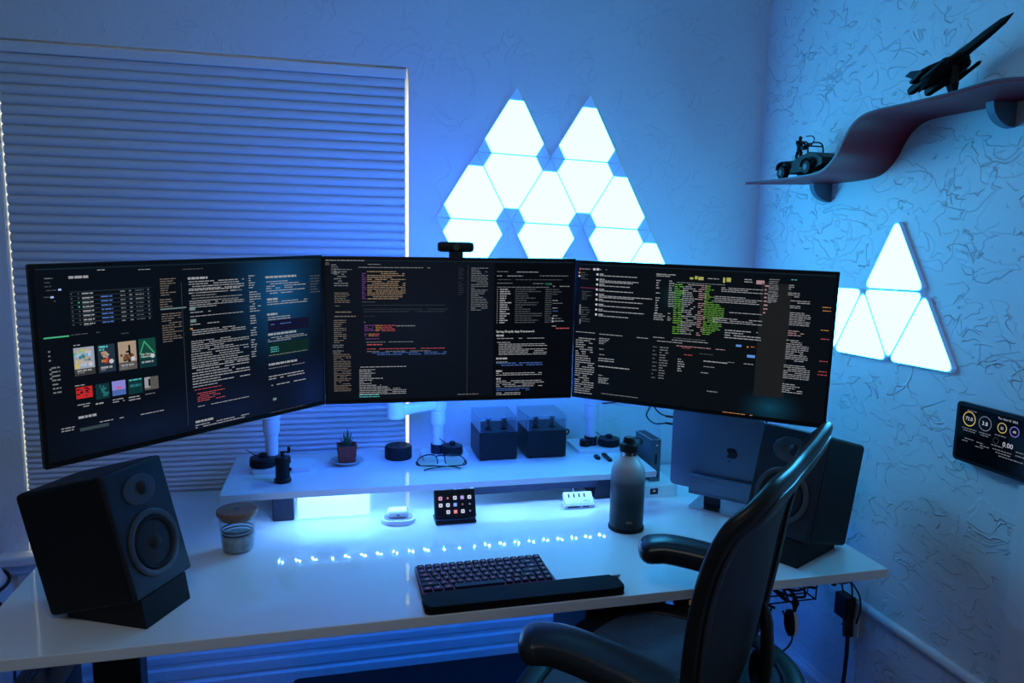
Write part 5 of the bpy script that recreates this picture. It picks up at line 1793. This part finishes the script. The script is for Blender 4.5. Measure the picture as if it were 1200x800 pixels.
# ================================================================== UNDER THE DESK, RIGHT
t = thing('cable_basket', 'black wire basket hanging below the right end of the desk', 'basket', (1.115, 1.62, 0.7255))
bm = B()
for i in range(6):
    y = -0.085 + i * 0.034
    tube(bm, [(-0.075, y, 0), (-0.072, y, -0.105), (0.072, y, -0.105), (0.075, y, 0)], 0.0022, 6)
for x_, z_ in ((-0.0735, -0.05), (0.0735, -0.05), (-0.07, -0.105), (0.0, -0.106), (0.07, -0.105)):
    tube(bm, [(x_, -0.088, z_), (x_, 0.088, z_)], 0.0022, 6)
o = obj('wire_frame', bm, 'black', t, 60)
random.seed(21)
for k in range(7):
    c_ = [(1.05 + random.uniform(-0.02, 0.03), 1.55 + random.uniform(-0.02, 0.1), 0.655 - 0.008 * k)]
    for j in range(5):
        c_.append((1.025 + 0.042 * j + random.uniform(-0.02, 0.02), 1.56 + random.uniform(-0.03, 0.10), 0.640 + random.uniform(-0.012, 0.02) - 0.002 * k))
    cord('black cable coiled among others in the basket under the desk', c_, 0.0032, 7)['group'] = 'tangled cables in the under-desk basket'
t = thing('headphones', 'headphones with pale ear cups hanging below the cable basket', 'headphones', (1.10, 1.60, 0.575), (0, 0, R(-20)))
bm = B(); sweep(bm, smooth_path([(-0.062, 0, -0.02), (-0.060, 0, 0.035), (0, 0, 0.078), (0.060, 0, 0.035), (0.062, 0, -0.02)], 8), ell(0.010, 0.004, 10), up=(0, 0.1, 1)); obj('headband', bm, 'black_satin', t, 50)
for s_ in (-1, 1):
    bm = B(); lathe(bm, [(0, 0.012), (0.022, 0.010), (0.033, 0.003), (0.034, -0.004)], (s_ * 0.062, 0, -0.04), 28, Matrix.Rotation(R(90 * s_), 3, 'Y'), cap=False); obj('ear_cup', bm, 'white', t, 50)
    bm = B(); lathe(bm, [(0.034, 0.0), (0.033, -0.010), (0.024, -0.014), (0.018, -0.006), (0, -0.005)], (s_ * 0.059, 0, -0.04), 28, Matrix.Rotation(R(90 * s_), 3, 'Y'), cap=False); obj('ear_pad', bm, 'black_rubber', t, 50)
cord('thin black cable dangling in a loop below the headphones', [(1.12, 1.62, 0.56), (1.09, 1.60, 0.49), (1.12, 1.58, 0.455), (1.16, 1.58, 0.49), (1.14, 1.60, 0.56)], 0.0024)
ot = thing('wall_outlet', 'white wall outlet plate on the right wall behind the black power adapter', 'outlet', (XR - 0.0005, 1.690, 0.475), (0, 0, R(-90)))
bm = B(); bx(bm, -0.036, 0.036, -0.006, 0, -0.058, 0.058, 0.002); obj('plate', bm, 'white', ot, 40)
for dz in (-0.021, 0.021):
    bm = B(); prism(bm, rrect(0.032, 0.028, 0.008), 0.0058, 0.0072, 0, Matrix.Translation((0, 0, dz)) @ FACE); obj('socket', bm, 'trim', ot)
pa = thing('power_adapter', 'square black power adapter plugged into the right wall outlet', 'adapter', (XR - 0.0078, 1.692, 0.500), (0, 0, R(-90)))
bm = B(); bx(bm, -0.026, 0.026, -0.032, 0, -0.034, 0.034, 0.005, 2); obj('body', bm, 'black', pa, 40)
cord('thick black power cord with a large plug hanging down the right wall', [(1.412, 1.678, 0.440), (1.408, 1.672, 0.405), (1.400, 1.662, 0.34), (1.395, 1.665, 0.25), (1.375, 1.68, 0.12), (1.36, 1.66, 0.012), (1.32, 1.60, 0.008)], 0.0058,
     ends=[((1.4125, 1.682, 0.462), (1.411, 1.676, 0.415), 0.0145)])
cord('thin black cable running from the desk end to the adapter on the wall', [(1.245, 1.55, 0.690), (1.300, 1.60, 0.625), (1.36, 1.65, 0.590), (1.405, 1.672, 0.575), (1.405, 1.664, 0.52), (1.395, 1.668, 0.46), (1.40, 1.690, 0.445)], 0.0026)
cord('thin black cable looping over the top of the power adapter', [(1.400, 1.692, 0.536), (1.398, 1.700, 0.565), (1.400, 1.680, 0.585), (1.405, 1.640, 0.560), (1.408, 1.632, 0.520), (1.41, 1.645, 0.47)], 0.0026)
cord('black bundled cable end hanging under the right desk corner', [(1.200, 1.52, 0.722), (1.225, 1.53, 0.700), (1.245, 1.55, 0.665), (1.262, 1.565, 0.640)], 0.008)

# ================================================================== TOYS ON THE WAVE SHELF
# rover with a standing gunner
tx = thing('toy_rover', 'dark toy rover with a standing gunner on the low end of the wave shelf', 'toy car', (1.335, 1.905, 1.7065), (0, 0, R(90)))
# local x runs along +Y (towards the corner) after the 90 degree turn, so nose is -x
bm = B()
mt = Matrix(((1, 0, 0, 0), (0, 0, 1, 0), (0, 1, 0, 0), (0, 0, 0, 1)))
side = [(0.100, 0.034), (0.096, 0.052), (0.066, 0.056), (0.058, 0.050), (0.020, 0.050), (0.012, 0.060), (-0.018, 0.064), (-0.044, 0.070), (-0.070, 0.066), (-0.104, 0.050), (-0.106, 0.032), (-0.060, 0.018), (0.060, 0.016)]
prism(bm, side, -0.030, 0.030, 0.003, mt)
obj('hull', bm, 'toy', tx, 40)
for sy in (-1, 1):
    for x_ in (0.066, -0.052):
        bm = B(); sweep(bm, smooth_path([(x_ + 0.026, sy * 0.033, 0.030), (x_ + 0.020, sy * 0.033, 0.046), (x_, sy * 0.033, 0.052), (x_ - 0.020, sy * 0.033, 0.046), (x_ - 0.026, sy * 0.033, 0.030)], 4), ell(0.0105, 0.002, 8)); obj('fender', bm, 'toy', tx, 50)
for sy in (-1, 1):
    for x_, zz in ((0.066, 0.0), (-0.052, 0.006)):
        bm = B(); lathe(bm, [(0.008, -0.009), (0.017, -0.0095), (0.020, -0.007), (0.0205, 0), (0.020, 0.007), (0.017, 0.0095), (0.008, 0.009)], (x_, sy * 0.034, 0.0210 + zz), 22, Matrix.Rotation(R(90), 3, 'X')); w_ = obj('wheel', bm, 'toy_black', tx, 50)
        bm = B(); lathe(bm, [(0.0085, -0.0105), (0.0085, 0.0105)], (x_, sy * 0.034, 0.0210 + zz), 14, Matrix.Rotation(R(90), 3, 'X')); obj('hub', bm, 'hub_grey', w_, 40)
bm = B(); bx(bm, -0.030, 0.000, -0.022, -0.004, 0.050, 0.064, 0.003); bx(bm, -0.030, 0.000, 0.004, 0.022, 0.050, 0.064, 0.003); obj('seats', bm, 'toy_black', tx, 40)['kind'] = 'stuff'
bm = B(); tube(bm, smooth_path([(-0.034, -0.026, 0.058), (-0.030, -0.024, 0.088), (-0.018, -0.022, 0.100), (0.010, -0.018, 0.104)], 6), 0.0022, 6); tube(bm, smooth_path([(-0.034, 0.026, 0.058), (-0.030, 0.024, 0.088), (-0.018, 0.022, 0.100), (0.010, 0.018, 0.104)], 6), 0.0022, 6); tube(bm, [(-0.030, -0.024, 0.088), (-0.030, 0.024, 0.088)], 0.002, 6)
obj('roll_bar', bm, 'toy_black', tx, 60)['kind'] = 'stuff'
bm = B(); cyl(bm, (0.040, 0, 0.050), 0.015, 0.012, 20); cyl(bm, (0.036, 0, 0.066), 0.005, 0.030, 12); box(bm, (0.022, 0, 0.090), (0.018, 0.014, 0.012), None, 0.002)
for s_ in (-1, 1):
    tube(bm, [(0.022, s_ * 0.004, 0.093), (-0.006, s_ * 0.003, 0.099)], 0.0022, 6)
obj('turret', bm, 'toy_black', tx, 40)
# gunner: one skinned figure
me = bpy.data.meshes.new('gunner')
J = [((0.044, 0, 0.088), .0070), ((0.044, 0, 0.102), .0085), ((0.043, 0, 0.112), .0035), ((0.042, 0, 0.119), .0062), ((0.041, 0, 0.126), .0045),
     ((0.044, 0.010, 0.109), .0040), ((0.036, 0.014, 0.100), .0032), ((0.025, 0.008, 0.096), .0026),
     ((0.044, -0.010, 0.109), .0040), ((0.036, -0.014, 0.100), .0032), ((0.025, -0.008, 0.096), .0026),
     ((0.046, 0.006, 0.074), .0048), ((0.047, 0.007, 0.058), .0036), ((0.046, -0.006, 0.074), .0048), ((0.047, -0.007, 0.058), .0036)]
E_ = [(0, 1), (1, 2), (2, 3), (3, 4), (1, 5), (5, 6), (6, 7), (1, 8), (8, 9), (9, 10), (0, 11), (11, 12), (0, 13), (13, 14)]
me.from_pydata([j[0] for j in J], E_, [])
me.materials.append(M['toy_black'])
go = bpy.data.objects.new('gunner_figure', me)
C.objects.link(go)
go.parent = tx
sk = go.modifiers.new('skin', 'SKIN')
for i, j in enumerate(J):
    me.skin_vertices[0].data[i].radius = (j[1], j[1])
me.skin_vertices[0].data[0].use_root = True
sk.use_smooth_shade = True
sb = go.modifiers.new('sub', 'SUBSURF'); sb.levels = 1; sb.render_levels = 1
bm = B(); sweep(bm, smooth_path([(0.040, 0, 0.088), (0.006, -0.006, 0.092), (-0.012, -0.008, 0.108), (-0.004, -0.006, 0.120), (0.020, -0.004, 0.122)], 6), ell(0.0016, 0.0016, 6)); obj('gun_ring', bm, 'toy_black', tx, 60)

# jet model on a stand: long tapering nose boom up to the right, layered wings
jt = thing('toy_jet', 'black toy fighter jet on a short stand on the upper wave shelf', 'toy jet', (1.335, 1.40, 1.8352))
jt.scale = (0.90, 0.90, 0.90)
JM = Matrix.Translation((0.0, 0.010, 0.092)) @ Matrix.Rotation(R(-90), 4, 'Z') @ Matrix.Rotation(R(-25), 4, 'Y')   # local x = nose direction (towards -Y world, up)
def jobj(name, bm, m='toy_black', sm=40):
    bmesh.ops.transform(bm, matrix=JM, verts=bm.verts)
    return obj(name, bm, m, jt, sm)
bm = B(); sweep(bm, [(-0.10, 0, 0), (-0.06, 0, 0.002), (0.0, 0, 0.004), (0.05, 0, 0.003), (0.10, 0, 0.002), (0.145, 0, 0.001), (0.172, 0, 0)], ell(0.014, 0.012, 14, 0.8), scale=[0.55, 1.0, 1.1, 0.85, 0.80, 0.60, 0.08]); jobj('fuselage', bm, 'toy_black', 50)
bm = B(); prism(bm, [(0.040, 0.0), (0.030, 0.020), (-0.020, 0.056), (-0.035, 0.064), (-0.082, 0.058), (-0.072, 0.0), (-0.082, -0.058), (-0.035, -0.064), (-0.020, -0.056), (0.030, -0.020)], -0.006, 0.002, 0.001); jobj('wing', bm)
bm = B(); sweep(bm, [(0.010, 0, 0.012), (-0.015, 0, 0.021), (-0.040, 0, 0.018), (-0.06, 0, 0.012)], ell(0.008, 0.007, 10), scale=[0.3, 1, 0.9, 0.3]); jobj('canopy', bm, 'black_gloss', 50)
for s_ in (-1, 1):
    bm = B(); sweep(bm, [(0.020, s_ * 0.026, -0.006), (0.012, s_ * 0.026, -0.006), (-0.06, s_ * 0.026, -0.004), (-0.112, s_ * 0.026, -0.002), (-0.118, s_ * 0.026, -0.002)], ell(0.0115, 0.0115, 12, 0.7), scale=[0.5, 0.9, 1.15, 0.85, 0.65]); jobj('engine', bm)
    bm = B(); prism(bm, [(-0.030, 0.0), (-0.080, 0.0), (-0.105, 0.034), (-0.085, 0.034)], -0.0015, 0.0015, 0, Matrix.Translation((0, s_ * 0.030, 0.004)) @ Matrix.Rotation(R(90 - s_ * 18), 4, 'X')); jobj('tail_fin', bm)
    bm = B(); prism(bm, [(0.0, 0.0), (-0.045, 0.0), (-0.055, -0.030), (-0.035, -0.030)], -0.0015, 0.0015, 0, Matrix.Translation((-0.02, s_ * 0.034, -0.008)) @ Matrix.Rotation(R(90 + s_ * 25), 4, 'X')); jobj('ventral_fin', bm)
    bm = B(); sweep(bm, [(0.030, s_ * 0.050, -0.012), (0.022, s_ * 0.050, -0.012), (-0.045, s_ * 0.050, -0.012), (-0.055, s_ * 0.050, -0.012)], ell(0.005, 0.005, 8), scale=[0.1, 1, 1, 0.4]); jobj('missile', bm)
bm = B(); sweep(bm, [(0, 0, 0.0), (0, 0.0, 0.040), (0, 0.004, 0.084)], ell(0.012, 0.008, 10), scale=[1.25, 0.9, 0.7]); obj('stand', bm, 'toy_black', jt, 50)

# ================================================================== OFFICE CHAIR
CH = thing('office_chair', 'black mesh office chair drawn up to the right half of the desk', 'chair', (0.62, 1.16, 0), (0, 0, R(43.8)))
# back frame: wide rounded tube loop; (u, v, w) = right, forward, up
side_c = [(0.150, -0.060, 0.705), (0.185, -0.078, 0.755), (0.222, -0.089, 0.83), (0.246, -0.098, 0.91), (0.257, -0.108, 0.99), (0.262, -0.124, 1.06), (0.258, -0.145, 1.110), (0.238, -0.166, 1.134), (0.200, -0.175, 1.144)]
loop = [Vector(p) for p in side_c] + [Vector((0.10, -0.174, 1.136)), Vector((0.0, -0.170, 1.130)), Vector((-0.10, -0.174, 1.136))] + [Vector((-p[0], p[1], p[2])) for p in reversed(side_c)] + [Vector((-0.07, -0.058, 0.690)), Vector((0.07, -0.058, 0.690))]
LP = smooth_path(loop, 6, True)
cen = Vector((0, -0.10, 0.93))
bm = B()
sweep(bm, LP, ell(0.0135, 0.0310, 16, 0.75), up=lambda i: (cen - LP[i]).normalized(), closed=True, scale=[(1.0, 1.0 + 0.40 * max(0.0, min(1.0, (p.z - 1.06) / 0.08))) for p in LP])
obj('back_frame', bm, 'chair_frame', CH, 60)
bm = B()
sweep(bm, [p + Vector((0, -0.0145, 0)) for p in LP], ell(0.0035, 0.0170, 10), up=lambda i: (cen - LP[i]).normalized(), closed=True)
obj('outer_bead', bm, 'chair_frame', CH, 60)['label'] = 'raised rear bead of the back frame'


def fill(bm, pts, depth_fn, rings=8):
    """dished membrane inside a closed loop"""
    c_ = sum(pts, Vector()) / len(pts)
    prev = None
    for k in range(rings):
        s_ = 1 - k / rings
        ring_ = [bm.verts.new(c_ + (p - c_) * s_ + depth_fn(s_)) for p in pts]
        if prev:
            for i in range(len(pts)):
                bm.faces.new((prev[i], prev[(i + 1) % len(pts)], ring_[(i + 1) % len(pts)], ring_[i]))
        prev = ring_
    cv = bm.verts.new(c_ + depth_fn(0))
    for i in range(len(pts)):
        bm.faces.new((prev[i], prev[(i + 1) % len(pts)], cv))


# back mesh follows the side profile across its width
bm = B()
n = 26
rows_ = []
R_s = smooth_path(side_c, 6)
for p in R_s:
    row = []
    for k in range(n + 1):
        f = -1 + 2 * k / n
        row.append(bm.verts.new((p.x * 0.985 * f, p.y - 0.030 * (1 - f * f) * (1 if p.z < 1.08 else max(0.15, (1.15 - p.z) / 0.07)), p.z)))
    rows_.append(row)
for a_, b_ in zip(rows_, rows_[1:]):
    for k in range(n):
        bm.faces.new((a_[k], a_[k + 1], b_[k + 1], b_[k]))
obj('back_mesh', bm, 'back_mesh', CH, 60)
# lumbar pad and rear spine
bm = B(); sweep(bm, smooth_path([(-0.13, -0.095, 0.715), (-0.08, -0.130, 0.705), (0.0, -0.145, 0.70), (0.08, -0.130, 0.705), (0.13, -0.095, 0.715)], 5), ell(0.014, 0.050, 16, 0.8), up=(0, 0, 1), scale=[0.3, 0.6] + [0.8, 0.9] + [1] * 13 + [0.9, 0.8] + [0.6, 0.3]); obj('lumbar_pad', bm, 'chair_pad', CH, 60)
bm = B(); sweep(bm, smooth_path([(0, -0.03, 0.60), (0, -0.09, 0.61), (0, -0.125, 0.66), (0, -0.150, 0.76), (0, -0.148, 0.85), (0, -0.140, 0.90)], 6), ell(0.016, 0.010, 12, 0.7), up=(0, 1, 0.3), scale=[1] * 26 + [0.9, 0.8, 0.6, 0.35, 0.1]); obj('spine', bm, 'chair_frame', CH, 60)
# seat: rim loop and sagging weave
seat_c = [(0.0, 0.262, 0.676), (0.13, 0.250, 0.679), (0.225, 0.205, 0.688), (0.262, 0.110, 0.693), (0.262, 0.0, 0.690), (0.240, -0.10, 0.684), (0.17, -0.165, 0.678), (0.06, -0.185, 0.676)]
sl = [Vector(p) for p in seat_c] + [Vector((-p[0], p[1], p[2])) for p in reversed(seat_c[1:])]
SP = smooth_path(sl, 5, True)
scen = Vector((0, 0.04, 0.68))
bm = B(); sweep(bm, SP, ell(0.010, 0.024, 14, 0.8), up=lambda i: (scen - SP[i]).normalized(), closed=True); obj('seat_frame', bm, 'chair_frame', CH, 60)
bm = B(); fill(bm, [p + (scen - p) * 0.05 for p in SP], lambda s_: Vector((0, 0, 0.004 - 0.022 * (1 - s_ * s_))), 9); obj('seat_mesh', bm, 'seat_mesh', CH, 60)
# arms
for s_, ctrl in ((-1, [(-0.256, 0.170, 0.846), (-0.250, 0.155, 0.848), (-0.243, 0.12, 0.850), (-0.243, 0.04, 0.846), (-0.250, -0.04, 0.838), (-0.255, -0.085, 0.828)]),
                 (1, [(0.230, 0.160, 0.840), (0.234, 0.150, 0.842), (0.244, 0.12, 0.845), (0.255, 0.05, 0.842), (0.262, -0.02, 0.833), (0.264, -0.075, 0.820)])):
    bm = B()
    P_ = smooth_path(ctrl, 5)
    N_ = len(P_)
    tip = (P_[0] - P_[1]).normalized()
    head = [P_[0] + tip * d_ for d_ in (0.026, 0.024, 0.019, 0.010)]
    hs = [0.12, 0.42, 0.72, 0.93]
    scl = [(h_, h_) for h_ in hs] + [(1 - 0.12 * i / (N_ - 1), 1 + 0.12 * i / (N_ - 1)) for i in range(N_)]
    P_ = head + P_
    sweep(bm, P_, ell(0.047, 0.0255, 20, 0.75), up=(0, 0, 1), scale=scl)
    pad = obj('arm_pad', bm, 'chair_pad', CH, 60)
    bm = B()
    sweep(bm, smooth_path([(s_ * 0.258, 0.01, 0.832), (s_ * 0.285, 0.0, 0.78), (s_ * 0.296, -0.01, 0.71), (s_ * 0.280, -0.02, 0.645), (s_ * 0.18, -0.03, 0.612), (s_ * 0.06, -0.02, 0.605)], 5), ell(0.016, 0.020, 12, 0.7), up=(0, 1, 0))
    obj('arm_post', bm, 'chair_frame', CH, 60)
# underneath
bm = B(); bx(bm, -0.09, 0.09, -0.12, 0.12, 0.575, 0.645, 0.015, 2); obj('tilt_mechanism', bm, 'chair_frame', CH, 40)
for s_ in (-1, 1):
    bm = B(); sweep(bm, [(s_ * 0.07, 0.02, 0.625), (s_ * 0.16, 0.03, 0.645), (s_ * 0.250, 0.04, 0.682)], ell(0.014, 0.010, 10)); obj('seat_bracket', bm, 'chair_frame', CH, 60)
bm = B(); cyl(bm, (0, 0, 0.335), 0.025, 0.49, 24); cyl(bm, (0, 0, 0.22), 0.034, 0.20, 24); obj('gas_column', bm, 'black_satin', CH, 40)
bm = B(); cyl(bm, (0, 0, 0.105), 0.045, 0.07, 24, bev=0.006); obj('base_hub', bm, 'chair_frame', CH, 40)
castm = []
for k in range(5):
    a_ = 2 * PI * k / 5 + 0.5
    d = Vector((math.cos(a_), math.sin(a_), 0))
    bm = B(); sweep(bm, [d * 0.03 + Vector((0, 0, 0.105)), d * 0.17 + Vector((0, 0, 0.095)), d * 0.29 + Vector((0, 0, 0.078)), d * 0.315 + Vector((0, 0, 0.074))], ell(0.022, 0.018, 10, 0.7), scale=[1.1, 0.95, 0.8, 0.5]); leg = obj('base_leg', bm, 'chair_frame', CH, 60)
    side_ = Vector((-d.y, d.x, 0))
    bm = B(); cyl(bm, d * 0.30 + Vector((0, 0, 0.058)), 0.008, 0.03, 10)
    rot_ = Matrix.Rotation(a_, 3, 'Z') @ Matrix.Rotation(R(90), 3, 'X')
    cyl(bm, d * 0.30 + side_ * 0.014 + Vector((0, 0, 0.0275)), 0.027, 0.016, 20, rot_, bev=0.003)
    cyl(bm, d * 0.30 - side_ * 0.014 + Vector((0, 0, 0.0275)), 0.027, 0.016, 20, rot_, bev=0.003)
    obj('caster', bm, 'black', leg, 40)
